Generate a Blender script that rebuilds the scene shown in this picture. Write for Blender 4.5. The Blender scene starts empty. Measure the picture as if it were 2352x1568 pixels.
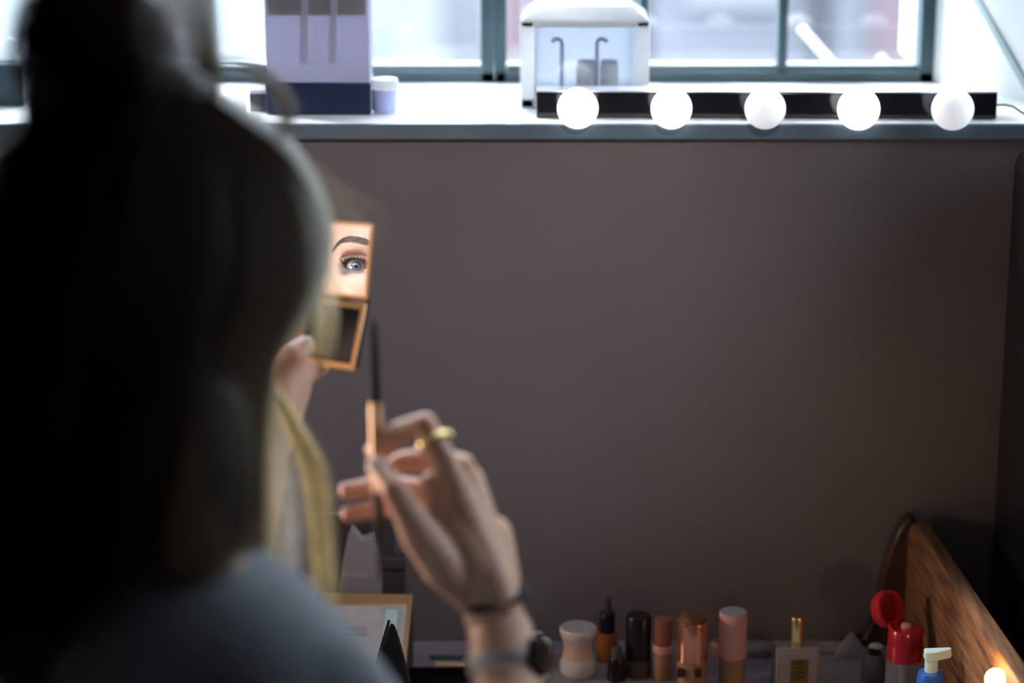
import bpy, math, random
import numpy as np
from mathutils import Vector, Matrix
random.seed(7); rng = np.random.default_rng(7)
C = bpy.context.scene.collection
PI = math.pi
FPX = 5553.0; CAMZ = 1.86; PITCH = math.radians(15.5)
CR = Vector((1, 0, 0)); CU = Vector((0, math.sin(PITCH), math.cos(PITCH))); CF = Vector((0, math.cos(PITCH), -math.sin(PITCH)))
CAM = Vector((0, 0, CAMZ))

def P(px, py, Z):
    return CAM + CF*Z + CR*((px-1176)/FPX*Z) - CU*((py-784)/FPX*Z)
def zat(py, D):      # height of the point seen at row py at ground distance D
    return CAMZ - D*math.tan(PITCH + math.atan((py-784)/FPX))
def xat(px, D, z):   # X of the point seen at column px
    return (px-1176)/FPX*(D*math.cos(PITCH)+(CAMZ-z)*math.sin(PITCH))

# ------------------------------------------------------------------ materials
def mat(name, col, rough=.5, metal=0, spec=.5, noise=0, nscale=8, bump=0, bscale=60, trans=0, emis=0, ecol=None,
        coat=0, sss=0, alpha=1, aniso=0, attr=False, col2=None, ior=1.45, stretch=None, sheen=0):
    m = bpy.data.materials.new(name); m.use_nodes = True
    nt = m.node_tree; b = nt.nodes['Principled BSDF']
    c = tuple(col)+(1,) if len(col) == 3 else col
    b.inputs['Base Color'].default_value = c
    b.inputs['Roughness'].default_value = rough; b.inputs['Metallic'].default_value = metal
    b.inputs['Specular IOR Level'].default_value = spec; b.inputs['IOR'].default_value = ior
    b.inputs['Transmission Weight'].default_value = trans; b.inputs['Alpha'].default_value = alpha
    b.inputs['Coat Weight'].default_value = coat; b.inputs['Coat Roughness'].default_value = .08
    b.inputs['Sheen Weight'].default_value = sheen
    if sss:
        b.inputs['Subsurface Weight'].default_value = sss
        b.inputs['Subsurface Radius'].default_value = (1, .28, .14); b.inputs['Subsurface Scale'].default_value = .012
    if emis:
        b.inputs['Emission Color'].default_value = tuple(ecol or col)+(1,); b.inputs['Emission Strength'].default_value = emis
    tc = nt.nodes.new('ShaderNodeTexCoord'); src = tc.outputs['Object']
    if stretch:
        mp = nt.nodes.new('ShaderNodeMapping'); mp.inputs['Scale'].default_value = stretch
        nt.links.new(src, mp.inputs['Vector']); src = mp.outputs['Vector']
    if attr:
        a = nt.nodes.new('ShaderNodeAttribute'); a.attribute_name = 'Col'; nt.links.new(a.outputs['Color'], b.inputs['Base Color'])
    if noise or col2:
        n = nt.nodes.new('ShaderNodeTexNoise'); n.inputs['Scale'].default_value = nscale; n.inputs['Detail'].default_value = 5
        nt.links.new(src, n.inputs['Vector'])
        r = nt.nodes.new('ShaderNodeValToRGB'); r.color_ramp.elements[0].position = .3; r.color_ramp.elements[1].position = .7
        k = noise or .2
        r.color_ramp.elements[0].color = tuple(x*(1-k) for x in c[:3])+(1,)
        r.color_ramp.elements[1].color = (tuple(col2)+(1,)) if col2 else tuple(min(1, x*(1+k)) for x in c[:3])+(1,)
        nt.links.new(n.outputs['Fac'], r.inputs['Fac'])
        if attr:
            mx = nt.nodes.new('ShaderNodeMix'); mx.data_type = 'RGBA'; mx.blend_type = 'MULTIPLY'; mx.inputs[0].default_value = 1
            r.color_ramp.elements[0].color = (1-k,)*3+(1,); r.color_ramp.elements[1].color = (1, 1, 1, 1)
            nt.links.new(a.outputs['Color'], mx.inputs[6]); nt.links.new(r.outputs['Color'], mx.inputs[7]); nt.links.new(mx.outputs[2], b.inputs['Base Color'])
        else:
            nt.links.new(r.outputs['Color'], b.inputs['Base Color'])
    if bump:
        n2 = nt.nodes.new('ShaderNodeTexNoise'); n2.inputs['Scale'].default_value = bscale; n2.inputs['Detail'].default_value = 4
        nt.links.new(src, n2.inputs['Vector'])
        bp = nt.nodes.new('ShaderNodeBump'); bp.inputs['Strength'].default_value = bump; bp.inputs['Distance'].default_value = .002
        nt.links.new(n2.outputs['Fac'], bp.inputs['Height']); nt.links.new(bp.outputs['Normal'], b.inputs['Normal'])
    return m

def pane_mat(name, tint, gloss=.06):
    m = bpy.data.materials.new(name); m.use_nodes = True; nt = m.node_tree; nt.nodes.clear()
    o = nt.nodes.new('ShaderNodeOutputMaterial'); t = nt.nodes.new('ShaderNodeBsdfTransparent'); t.inputs[0].default_value = tuple(tint)+(1,)
    g = nt.nodes.new('ShaderNodeBsdfGlossy'); g.inputs['Roughness'].default_value = .02
    mx = nt.nodes.new('ShaderNodeMixShader'); mx.inputs[0].default_value = gloss
    nt.links.new(t.outputs[0], mx.inputs[1]); nt.links.new(g.outputs[0], mx.inputs[2]); nt.links.new(mx.outputs[0], o.inputs[0])
    return m

def trans_mat(name, col, tr=.7, rough=.5):
    m = bpy.data.materials.new(name); m.use_nodes = True; nt = m.node_tree; nt.nodes.clear()
    o = nt.nodes.new('ShaderNodeOutputMaterial'); d = nt.nodes.new('ShaderNodeBsdfPrincipled'); t = nt.nodes.new('ShaderNodeBsdfTranslucent')
    d.inputs['Roughness'].default_value = rough
    n = nt.nodes.new('ShaderNodeTexNoise'); n.inputs['Scale'].default_value = 20; r = nt.nodes.new('ShaderNodeValToRGB')
    r.color_ramp.elements[0].color = tuple(x*.93 for x in col)+(1,); r.color_ramp.elements[1].color = tuple(min(1, x*1.05) for x in col)+(1,)
    nt.links.new(n.outputs['Fac'], r.inputs['Fac']); nt.links.new(r.outputs['Color'], d.inputs['Base Color']); nt.links.new(r.outputs['Color'], t.inputs[0])
    mx = nt.nodes.new('ShaderNodeMixShader'); mx.inputs[0].default_value = tr
    nt.links.new(d.outputs[0], mx.inputs[1]); nt.links.new(t.outputs[0], mx.inputs[2]); nt.links.new(mx.outputs[0], o.inputs[0])
    return m

M = dict(
    wall=mat('brown_grey_paint', (.195, .168, .178), .45, noise=.08, nscale=2.2, col2=(.215, .193, .202), bump=.15, bscale=250),
    wall_dark=mat('dark_paint', (.16, .13, .115), .8, noise=.2, nscale=3),
    ceil=mat('ceiling_paint', (.40, .38, .37), .8, noise=.1, nscale=3),
    floor=mat('dark_floor', (.03, .025, .022), .5, noise=.3, nscale=4),
    sill=mat('white_sill_paint', (.86, .88, .88), .35, noise=.03, nscale=10),
    trim=mat('slate_blue_trim', (.14, .20, .25), .22, noise=.1, nscale=9, coat=.4),
    frame=mat('teal_grey_frame', (.045, .085, .10), .45, noise=.15, nscale=12),
    rail=mat('pale_rail', (.24, .32, .36), .45, noise=.1, nscale=12),
    reveal=mat('white_reveal', (.82, .85, .85), .6, noise=.03, nscale=6),
    shadeblue=mat('shadow_blue_strip', (.38, .50, .52), .5, noise=.05),
    pane=pane_mat('window_glass', (.97, .98, 1)),
    clearpane=pane_mat('clear_film', (.92, .94, .97), .03),
    bar=mat('black_gloss_housing', (.008, .008, .01), .12, noise=.2, coat=.3),
    bartop=mat('brushed_silver', (.75, .77, .85), .3, metal=.6, noise=.05),
    collar=mat('socket_white', (.75, .72, .80), .4, noise=.04),
    cable=mat('dark_cable', (.02, .04, .035), .5, noise=.2),
    lav=trans_mat('lavender_film', (.50, .49, .60), .55),
    lavpale=trans_mat('pale_lavender_card', (.66, .66, .76), .6),
    greylav=trans_mat('grey_lavender_card', (.62, .64, .68), .7),
    navy=mat('navy_card', (.002, .018, .065), .35, noise=.3, nscale=16),
    whiteplastic=trans_mat('white_plastic', (.88, .90, .91), .6, .35),
    cream=trans_mat('cream_ceramic', (.93, .93, .91), .5),
    bluewhite=mat('blue_white_plastic', (.45, .52, .88), .3, noise=.1),
    wood=mat('varnished_wood', (.13, .05, .018), .6, noise=.5, nscale=9, stretch=(14, 1.2, 14), bump=.2, bscale=30, coat=0, col2=(.26, .115, .045)),
    wooddark=mat('dark_varnished_wood', (.045, .018, .012), .3, noise=.4, nscale=7, stretch=(6, 6, 1.5), coat=.3, col2=(.085, .034, .018)),
    tabletop=mat('grey_table_laminate', (.30, .28, .33), .3, noise=.15, nscale=12),
    gold=mat('rose_gold_metal', (.86, .52, .25), .28, metal=.85, noise=.06, nscale=30),
    yellowgold=mat('yellow_gold', (.90, .74, .30), .22, metal=1, noise=.05),
    copper=mat('copper_metal', (.88, .40, .24), .2, metal=.9, noise=.06),
    mirror=mat('mirror_glass', (.72, .72, .74), .0, metal=1, noise=.002),
    blackglass=mat('black_powder_pan', (.008, .010, .011), .16, noise=.2, spec=.6),
    black=mat('black_plastic', (.008, .008, .010), .3, noise=.2),
    blacksoft=mat('black_fabric', (.010, .010, .012), .85, noise=.3, nscale=40, bump=.3),
    taupe=mat('brush_ferrule', (.60, .36, .20), .4, metal=.25, noise=.05),
    pink=mat('blush_pink_plastic', (.72, .38, .31), .3, noise=.04),
    peach=mat('peach_cream', (.74, .48, .36), .4, noise=.05),
    whitejar=mat('milky_glass', (.70, .64, .60), .25, noise=.04),
    greycap=mat('grey_cap', (.40, .38, .40), .35, noise=.05),
    beige=mat('beige_liquid', (.42, .24, .13), .22, noise=.08, coat=.6),
    brownliq=mat('brown_liquid', (.12, .065, .04), .25, noise=.1, coat=.6),
    amber=mat('amber_glass', (.40, .12, .02), .15, noise=.15, coat=.8),
    perfume=mat('frosted_grey_glass', (.30, .27, .26), .3, noise=.05, coat=.5),
    label=mat('olive_gold_label', (.22, .15, .035), .35, metal=.5, noise=.15, nscale=60),
    letter=mat('dark_label_print', (.05, .035, .01), .5, noise=.1),
    red=mat('translucent_red_plastic', (.52, .015, .03), .2, noise=.1, coat=.4),
    redshade=mat('shaded_red_plastic', (.16, .01, .018), .3, noise=.1),
    clear=mat('clear_bottle_plastic', (.85, .86, .92), .12, trans=.85, noise=.02, ior=1.2),
    blue=mat('bright_blue_plastic', (.035, .15, .62), .3, noise=.05, coat=.3),
    mint=mat('mint_white_plastic', (.60, .80, .80), .3, noise=.03),
    chrome=mat('chrome', (.8, .85, .85), .12, metal=1, noise=.02),
    paper=mat('grey_paper', (.36, .33, .35), .7, noise=.08, nscale=6),
    greybox=mat('charcoal_card', (.065, .058, .065), .6, noise=.15),
    tissue=mat('lilac_tissue', (.26, .25, .31), .8, noise=.08),
    palette=mat('palette_reflection', (.55, .58, .70), .25, noise=.25, nscale=22, col2=(.72, .64, .62)),  # reflection in the palette's mirror put into the colour
    watch=mat('steel_mesh', (.55, .53, .50), .35, metal=.8, noise=.5, nscale=260, bump=.6, bscale=400),
    watchface=mat('dark_watch_case', (.02, .02, .022), .2, metal=.5, noise=.2),
    sweater=mat('grey_blue_knit', (.125, .14, .165), .92, noise=.2, nscale=120, bump=.7, bscale=500, sheen=.3),
    trousers=mat('dark_denim', (.02, .022, .03), .9, noise=.3, nscale=200),
    skin=mat('skin', (.62, .40, .30), .42, attr=True, noise=.05, nscale=180, sss=.30, bump=.06, bscale=900, spec=.4),
    hair=mat('hair_strands', (.2, .14, .08), .38, attr=True, noise=.12, nscale=60, spec=.5),
    hairmass=mat('shaded_hair', (.030, .022, .014), .5, spec=.2, noise=.5, nscale=16, stretch=(10, 10, 1), bump=.8, bscale=90),  # unlit back of the blonde hair, its shade put into the colour
    lash=mat('dark_lashes', (.012, .010, .012), .4, noise=.2),
    brow=mat('brow_hair', (.075, .045, .040), .6, noise=.2),
    facade=mat('pale_render', (.10, .104, .125), .8, noise=.25, nscale=.35, col2=(.15, .155, .18)),
    facade2=mat('pink_render', (.095, .068, .078), .8, noise=.2, nscale=.5),
    facade3=mat('white_render', (.17, .185, .195), .8, noise=.08, nscale=.5),
    shopglass=mat('far_window', (.04, .07, .13), .2, noise=.3, nscale=1),
    street=mat('pale_paving', (.17, .18, .20), .8, noise=.2, nscale=.6),
    warmbulb=mat('warm_bulb_glass', (1, .80, .42), .3, emis=7, ecol=(1, .72, .30), noise=.02),
    lamp=mat('lamp_diffuser', (1, 1, 1), .4, emis=1.5, ecol=(.9, .95, 1), noise=.02),
)
def add_translucent(m, fac):     # thin fibres let light through
    nt = m.node_tree; b = nt.nodes['Principled BSDF']; o = nt.nodes['Material Output']
    t = nt.nodes.new('ShaderNodeBsdfTranslucent'); mx = nt.nodes.new('ShaderNodeMixShader'); mx.inputs[0].default_value = fac
    src = b.inputs['Base Color'].links[0].from_socket
    g = nt.nodes.new('ShaderNodeGamma'); g.inputs[1].default_value = .75; nt.links.new(src, g.inputs[0]); nt.links.new(g.outputs[0], t.inputs[0])
    nt.links.new(b.outputs[0], mx.inputs[1]); nt.links.new(t.outputs[0], mx.inputs[2]); nt.links.new(mx.outputs[0], o.inputs[0])
add_translucent(M['hair'], .75)
bulb_mats = [mat('frosted_bulb', (.9, .9, .93), .35, emis=s, ecol=c, noise=.02) for s, c in
             ((2.4, (.97, 1, 1)), (2.4, (.97, 1, 1)), (.62, (.86, .91, 1)), (2.4, (.97, 1, 1)), (.62, (.86, .91, 1)))]

# ------------------------------------------------------------------ mesh helpers
class MB:
    def __init__(s): s.v = []; s.f = []; s.c = []; s.m = []; s.col = None; s.mi = 0
    def add(s, vs, fs):
        o = len(s.v); s.v += [tuple(x) for x in vs]; s.f += [tuple(i+o for i in f) for f in fs]
        s.c += [s.col]*len(vs); s.m += [s.mi]*len(fs)
    def box(s, a, b, X=None):
        x0, y0, z0 = a; x1, y1, z1 = b
        vs = [(x0,y0,z0),(x1,y0,z0),(x1,y1,z0),(x0,y1,z0),(x0,y0,z1),(x1,y0,z1),(x1,y1,z1),(x0,y1,z1)]
        if X: vs = [X @ Vector(v) for v in vs]
        s.add(vs, [(0,3,2,1),(4,5,6,7),(0,1,5,4),(1,2,6,5),(2,3,7,6),(3,0,4,7)]); return s
    def prism(s, pts, y0, y1):    # outline in XZ, thickness along Y
        n = len(pts)
        s.add([(x, y0, z) for x, z in pts]+[(x, y1, z) for x, z in pts],
              [tuple(range(n)), tuple(range(2*n-1, n-1, -1))]+[(i, i+n, (i+1) % n+n, (i+1) % n) for i in range(n)]); return s
    def lathe(s, prof, n=40, X=None, sq=None):
        vs = []; fs = []
        for r, z in prof:
            for k in range(n):
                a = 2*PI*k/n; c, d = math.cos(a), math.sin(a)
                if sq:
                    q = (abs(c)**sq+abs(d)**sq)**(-1/sq); c *= q; d *= q
                p = Vector((r*c, r*d, z)); vs.append(X @ p if X else p)
        m = len(prof)
        for i in range(m-1):
            for k in range(n): fs.append((i*n+k, i*n+(k+1) % n, (i+1)*n+(k+1) % n, (i+1)*n+k))
        if prof[0][0] > 1e-6: fs.append(tuple(range(n-1, -1, -1)))
        if prof[-1][0] > 1e-6: fs.append(tuple((m-1)*n+k for k in range(n)))
        s.add(vs, fs); return s
    def ball(s, c, r, n=24, B=None):
        if not hasattr(r, '__len__'): r = (r, r, r)
        B = B or Matrix.Identity(3); vs = []; fs = []; h = n//2
        for i in range(h+1):
            t = PI*i/h
            for k in range(n):
                a = 2*PI*k/n
                vs.append(Vector(c)+B @ Vector((r[0]*math.sin(t)*math.cos(a), r[1]*math.sin(t)*math.sin(a), r[2]*math.cos(t))))
        for i in range(h):
            for k in range(n): fs.append((i*n+k, (i+1)*n+k, (i+1)*n+(k+1) % n, i*n+(k+1) % n))
        s.add(vs, fs); return s
    def tube(s, pts, rad, n=12, caps=True):
        pts = [Vector(p) for p in pts]; m = len(pts)
        if not hasattr(rad, '__len__'): rad = [rad]*m
        t0 = (pts[1]-pts[0]).normalized(); u = t0.orthogonal().normalized(); vs = []; fs = []
        for i, p in enumerate(pts):
            t = (pts[min(i+1, m-1)]-pts[max(i-1, 0)]).normalized(); u = (u-t*u.dot(t)).normalized(); w = t.cross(u)
            for k in range(n):
                a = 2*PI*k/n; vs.append(p+(u*math.cos(a)+w*math.sin(a))*rad[i])
        for i in range(m-1):
            for k in range(n): fs.append((i*n+k, i*n+(k+1) % n, (i+1)*n+(k+1) % n, (i+1)*n+k))
        if caps: fs.append(tuple(range(n-1, -1, -1))); fs.append(tuple((m-1)*n+k for k in range(n)))
        s.add(vs, fs); return s
    def capsule(s, a, b, ra, rb, n=20):
        a = Vector(a); b = Vector(b); d = b-a; L = d.length; d.normalize()
        pts = []; rs = []
        for k in range(6): t = PI/2*(1-k/6); pts.append(a-d*ra*math.sin(t)); rs.append(max(ra*math.cos(t), 1e-4))
        for k in range(5): pts.append(a+d*L*k/4); rs.append(ra+(rb-ra)*k/4)
        for k in range(1, 7): t = PI/2*k/6; pts.append(b+d*rb*math.sin(t)); rs.append(max(rb*math.cos(t), 1e-4))
        return s.tube(pts, rs, n)
    def chain(s, pts):     # pts: (px,py,Z,r)
        q = [(P(*p[:3]), p[3]) for p in pts]
        for (a, ra), (b, rb) in zip(q, q[1:]): s.capsule(a, b, ra, rb)
        return s
    def build(s, name, mats, parent=None, loc=None, smooth=True, bevel=0, rot=None):
        me = bpy.data.meshes.new(name); me.from_pydata(s.v, [], s.f); me.update()
        for m in (mats if isinstance(mats, list) else [mats]): me.materials.append(m)
        if isinstance(mats, list): me.polygons.foreach_set('material_index', s.m)
        if any(c is not None for c in s.c):
            at = me.color_attributes.new('Col', 'FLOAT_COLOR', 'POINT')
            at.data.foreach_set('color', [x for c in s.c for x in (tuple(c or (.5, .5, .5))+(1,))])
        if smooth:
            me.polygons.foreach_set('use_smooth', [True]*len(me.polygons))
            try: me.set_sharp_from_angle(angle=math.radians(38))
            except Exception: pass
        o = bpy.data.objects.new(name, me); C.objects.link(o)
        if loc is not None: o.location = loc
        if rot is not None: o.rotation_euler = rot
        if parent: o.parent = parent
        if bevel:
            md = o.modifiers.new('bevel', 'BEVEL'); md.width = bevel; md.segments = 3; md.limit_method = 'ANGLE'; md.angle_limit = math.radians(40)
        return o

def tag(o, label, cat, group=None):
    o['label'] = label; o['category'] = cat
    if group: o['group'] = group
    return o
def thing(name, label, cat, loc=(0, 0, 0), rot=None, group=None):
    o = bpy.data.objects.new(name, None); C.objects.link(o); o.location = loc; o.empty_display_size = .05
    if rot is not None: o.rotation_euler = rot
    return tag(o, label, cat, group)
def struct(name, mb, m, parent=None, smooth=False, bevel=0):
    o = mb.build(name, m, parent, smooth=smooth, bevel=bevel)
    if not parent: o['kind'] = 'structure'
    return o

# ------------------------------------------------------------------ room
SZ = zat(282, 2.75)             # sill height
TZ = .721                       # table top height
WY = 3.03                       # window plane
struct('floor', MB().box((-2.2, -1.6, -.1), (2.2, 3.3, 0)), M['floor'])
struct('ceiling', MB().box((-2.2, -1.6, 3.45), (2.2, 3.3, 3.55)), M['ceil'])
struct('wall_left', MB().box((-2.3, -1.6, 0), (-2.2, 3.3, 3.45)), M['wall_dark'])
struct('wall_right', MB().box((2.2, -1.6, 0), (2.3, 3.3, 1.02)).box((2.2, -1.6, 3.2), (2.3, 3.3, 3.45)).box((2.2, -1.6, 1.02), (2.3, 2.08, 3.2)).box((2.2, 2.74, 1.02), (2.3, 3.3, 3.2)), M['wall_dark'])
fr3 = MB().box((2.22, 2.08, 1.02), (2.27, 2.74, 1.05)).box((2.22, 2.08, 3.17), (2.27, 2.74, 3.2)).box((2.22, 2.08, 1.05), (2.27, 2.23, 3.17)).box((2.22, 2.71, 1.05), (2.27, 2.74, 3.17)).box((2.23, 2.46, 1.05), (2.26, 2.472, 3.17)).box((2.23, 2.23, 2.2), (2.26, 2.71, 2.212))
w3 = struct('fill_window', fr3, M['frame'])  # unseen side window, added for rim light on hair and hand
MB().box((2.242, 2.23, 1.05), (2.246, 2.71, 3.17)).build('glass_pane', M['pane'], w3, smooth=False)
struct('wall_rear', MB().box((-2.2, -1.7, 0), (2.2, -1.6, 3.45)), M['wall_dark'])
struct('wall_back', MB().box((-2.2, 2.75, 0), (2.2, 3.3, SZ-.017)), M['wall'])
up = MB().box((-2.2, 2.75, 3.25), (2.2, 3.3, 3.45)).box((-2.2, 2.75, SZ), (-1.2, 3.3, 3.25))
up.add([(.532, WY, SZ), (.70, 2.75, SZ), (2.2, 2.75, SZ), (2.2, 3.3, SZ), (.532, 3.3, SZ), (.532, WY, 3.25), (.70, 2.75, 3.25), (2.2, 2.75, 3.25), (2.2, 3.3, 3.25), (.532, 3.3, 3.25)],
       [(4,3,2,1,0), (5,6,7,8,9), (0,1,6,5), (1,2,7,6), (2,3,8,7), (3,4,9,8), (4,0,5,9)])
struct('wall_back_upper', up, M['reveal'])
struct('trim_1', MB().box((-1.2, 2.747, SZ-.006), (.70, WY+.04, SZ)), M['sill'])
struct('trim_2', MB().box((-2.19, 2.744, SZ-.019), (2.19, 2.755, SZ-.0005)), M['trim'], bevel=.002)
# slanted shadow on the splayed reveal, built as a pale strip
a0 = Vector((.532, WY, SZ)); a1 = Vector((.70, 2.75, SZ)); dv = (a1-a0).normalized(); nn = Vector((-dv.y*-1, 0, 0))
nrm = Vector((0, 0, 1)).cross(dv).normalized()
if nrm.x > 0: nrm = -nrm
def on_rev(px, z):   # point of the reveal seen in column px at height z
    best = None
    for k in range(400):
        p = a0+(a1-a0)*(k/400*1.3); p.z = z
        q = 1176+FPX*p.x/(p.y*math.cos(PITCH)+(CAMZ-z)*math.sin(PITCH))
        if best is None or abs(q-px) < best[0]: best = (abs(q-px), p.copy())
    return best[1]
pA = on_rev(2262, SZ+.10); pB = on_rev(2350, SZ+.028)
sd = (pA-pB); pA2 = pA+sd*2.2; pB2 = pB-sd*.2; w = dv*.0065
st = MB(); st.add([pA2-w+nrm*.003, pA2+w+nrm*.003, pB2+w+nrm*.003, pB2-w+nrm*.003, pA2-w-nrm*.001, pA2+w-nrm*.001, pB2+w-nrm*.001, pB2-w-nrm*.001],
    [(0,1,2,3), (7,6,5,4), (0,4,5,1), (1,5,6,2), (2,6,7,3), (3,7,4,0)])
struct('shadow_strip', st, M['shadeblue'])

# windows: two openings with their frames
def X_(px): return xat(px, WY, SZ)
def window(name, x0, x1, munt, top):
    fr = MB()
    fr.box((x0, WY, SZ), (x1, WY+.05, SZ+.014)); fr.box((x0, WY, top-.03), (x1, WY+.05, top))
    fr.box((x0, WY, SZ), (x0+.014, WY+.05, top)); fr.box((x1-.018, WY, SZ), (x1, WY+.05, top))
    for m_ in munt: fr.box((m_-.006, WY+.004, SZ), (m_+.006, WY+.044, top))
    zz = SZ+.014+.34
    while zz < top-.1: fr.box((x0, WY+.006, zz), (x1, WY+.042, zz+.012)); zz += .34
    o = struct(name, fr, M['frame'], bevel=.0015)
    rl = MB().box((x0+.015, WY+.012, SZ+.0142), (x1-.019, WY+.04, SZ+.021)).build('glazing_bead', M['rail'], o, smooth=False)
    edges = [x0+.014]+munt+[x1-.018]
    for p, q in zip(edges, edges[1:]):
        MB().box((p+.0065, WY+.022, SZ+.022), (q-.0065, WY+.026, top-.03)).build('glass_pane', M['pane'], o, smooth=False)
    return o
TOP = 3.24
window('window_1', -1.19, X_(1137), [X_(796)-.35, X_(478), X_(796)], TOP)
window('window_2', X_(1138), .532, [X_(1478), X_(1796)], TOP)

# ------------------------------------------------------------------ outside
struct('floor_outside', MB().box((-14, 3.35, -1.2), (14, 30, -1.0)), M['street'])
def building(label, x0, x1, y, h, m, wins, seed, wm=None):
    r = random.Random(seed)
    o = thing('building', label, 'building', ((x0+x1)/2, y, -1.0))
    MB().box((-(x1-x0)/2, 0, 0), ((x1-x0)/2, 4, h)).build('facade', M[m], o, smooth=False)
    for (wx, wz, ww, wh, mm) in wins:
        MB().box((wx-ww/2, -.06, wz), (wx+ww/2, .0, wz+wh)).build('far_window', M[mm], o, smooth=False)
        MB().box((wx-ww/2-.08, -.12, wz-.1), (wx+ww/2+.08, 0, wz)).build('window_ledge', M['facade3'], o, smooth=False)
    return o
building('white rendered building seen through the left window', -8.5, -1.15, 12.0, 3.3, 'facade3', [(-1.5, .9, .9, 1.3, 'facade'), (.8, .9, .9, 1.3, 'facade'), (3.0, .8, .55, 1.5, 'facade')], 1)
building('lavender grey building behind the thick window post', -1.1, .62, 12.6, 3.5, 'facade', [(-.4, .9, .55, 1.1, 'facade3'), (.4, .9, .5, .9, 'facade2')], 2)
building('lavender building with a blue window behind the middle panes', .7, 1.55, 12.3, 3.2, 'facade', [(.0, 1.35, .35, .9, 'shopglass')], 3)
building('pinkish building seen through the rightmost pane', 1.6, 8.0, 12.0, 3.4, 'facade', [(-2.82, .95, .4, 1.4, 'facade2'), (-2.75, .35, .3, .4, 'shopglass'), (-1.5, .9, .6, 1.3, 'facade2')], 4)
# white slanted rods outside the right pane
for (a, b, lab) in ((( 1838, 62), (1908, 142), 'longer white slanted rod behind the rightmost pane'), ((2018, 128), (2048, 160), 'short white slanted rod low behind the rightmost pane')):
    pa = P(a[0], a[1], 3.30); pb = P(b[0], b[1], 3.30)
    base = P(b[0]+30, b[1]+60, 3.30)
    tag(MB().tube([pa, pb, pb+(pb-pa)*1.2], .0055, 10).build('slanted_rod', M['whiteplastic']), lab, 'rod', 'rods outside the window')

# ------------------------------------------------------------------ dressing table
D0 = 2.20
tb = thing('dressing_table', 'wooden dressing table with raised varnished side board, under the window wall', 'table', (0, 0, 0))
MB().box((-.95, D0, TZ-.03), (.52, 2.745, TZ)).build('tabletop', M['tabletop'], tb, bevel=.003)
# side board: top edge from the wall toward the camera
zs = zat(1180, 2.74)
sb = MB(); xs0 = xat(2088, 2.74, zs); xs1 = xat(2338, 2.25, zs); slope = (xs1-xs0)/(2.74-2.25)
def sbx(y): return xs0+slope*(2.74-y)
tk = .017
ys = [2.74, 2.71, 2.6, 2.4, 2.3, D0]
vs = []; 
for y in ys:
    zt = zs-(.012 if y == 2.74 else 0)
    for (dx, z) in ((0, .45), (0, zt-.012), (.004, zt-.002), (.010, zt), (tk+.004, zt-.002), (tk+.010, zt-.012), (tk+.010, .45)):
        vs.append((sbx(y)+dx-.004, y, z))
n = 7; fs = [tuple(range(n)), tuple((len(ys)-1)*n+k for k in range(n-1, -1, -1))]
for i in range(len(ys)-1):
    for k in range(n): fs.append((i*n+k, (i+1)*n+k, (i+1)*n+(k+1) % n, i*n+(k+1) % n))
sb.add(vs, fs); sb.build('side_board', M['wood'], tb)
# curved dark bracket at the back corner
pts = [(xat(2100, 2.735, zs), TZ)]
for px, py in ((2110, 1230), (2100, 1185), (2085, 1178), (2065, 1205), (2045, 1250), (2025, 1320), (2008, 1400), (1985, 1455), (1950, 1500)):
    z = zat(py, 2.735); pts.append((xat(px, 2.735, z), z))
pts.append((xat(1940, 2.735, TZ), TZ))
MB().prism(pts[::-1], 2.722, 2.742).build('corner_bracket', M['wooddark'], tb, bevel=.003)
MB().box((-.93, D0+.02, TZ-.15), (.50, D0+.04, TZ-.03)).build('apron', M['wooddark'], tb, bevel=.002)
for x in (-.90, .50):
    for y in (D0+.05, 2.70):
        MB().lathe([(.016, 0), (.018, .1), (.024, .5), (.025, TZ-.03)], 16).build('leg', M['wooddark'], tb, loc=(x, y, 0))

# black cabinet at the far right under the sill
xc = .575
cb = thing('black_cabinet', 'black cabinet with a rounded edge at the far right below the window ledge', 'cabinet', (xc, 2.5, 0))
prof = []
MB().box((0, .0, .02), (.6, .24, SZ-.024)).build('cabinet_body', M['black'], cb, bevel=.02)
MB().box((.02, .02, 0), (.58, .22, .02)).build('plinth', M['black'], cb)

# ------------------------------------------------------------------ bulb strip on the ledge
by = 2.775
bx0 = xat(1232, by, SZ); bx1 = xat(2287, by, SZ)
zb = SZ; zt_ = zat(210, by)
hh = zt_-zb
ls = thing('vanity_light_bar', 'glossy black light bar with five round white bulbs on the window ledge', 'lamp', ((bx0+bx1)/2, by, SZ))
hw = (bx1-bx0)/2
ls.rotation_euler = (0, 0, math.radians(-.9))
MB().box((-hw, 0, .0005), (hw, .038, hh-.0015)).build('housing', M['bar'], ls, bevel=.0015)
MB().box((-hw, .001, hh-.0015), (hw, .038, hh)).build('top_plate', M['bartop'], ls)
for i, px in enumerate((1328, 1543, 1758, 1972, 2187)):
    X = xat(px, by-.03, SZ+.02)-(bx0+bx1)/2
    Rm = Matrix.Translation((X, 0, hh*.56)) @ Matrix.Rotation(PI/2, 4, 'X')
    s_ = MB().lathe([(.0175, -.001), (.0175, .010), (.0125, .014)], 28, X=Rm).build('socket', M['collar'], ls)
    R = .0236 if i < 3 else .0243
    prof = [(.0125, .011)]+[(R*math.sin(t), .034-R*math.cos(t)) for t in np.linspace(.62, PI, 22)]
    prof[-1] = (1e-6, prof[-1][1])
    MB().lathe(prof, 36, X=Rm).build('bulb', bulb_mats[i], s_)
cp = [P(2287, 240, 2.80), P(2305, 239, 2.80), P(2325, 243, 2.80), P(2345, 256, 2.795), P(2375, 272, 2.79), P(2400, 276, 2.80)]
cpl = [p-ls.location for p in cp]
MB().tube(cpl, .0012, 8).build('power_cable', M['cable'], ls)

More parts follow.
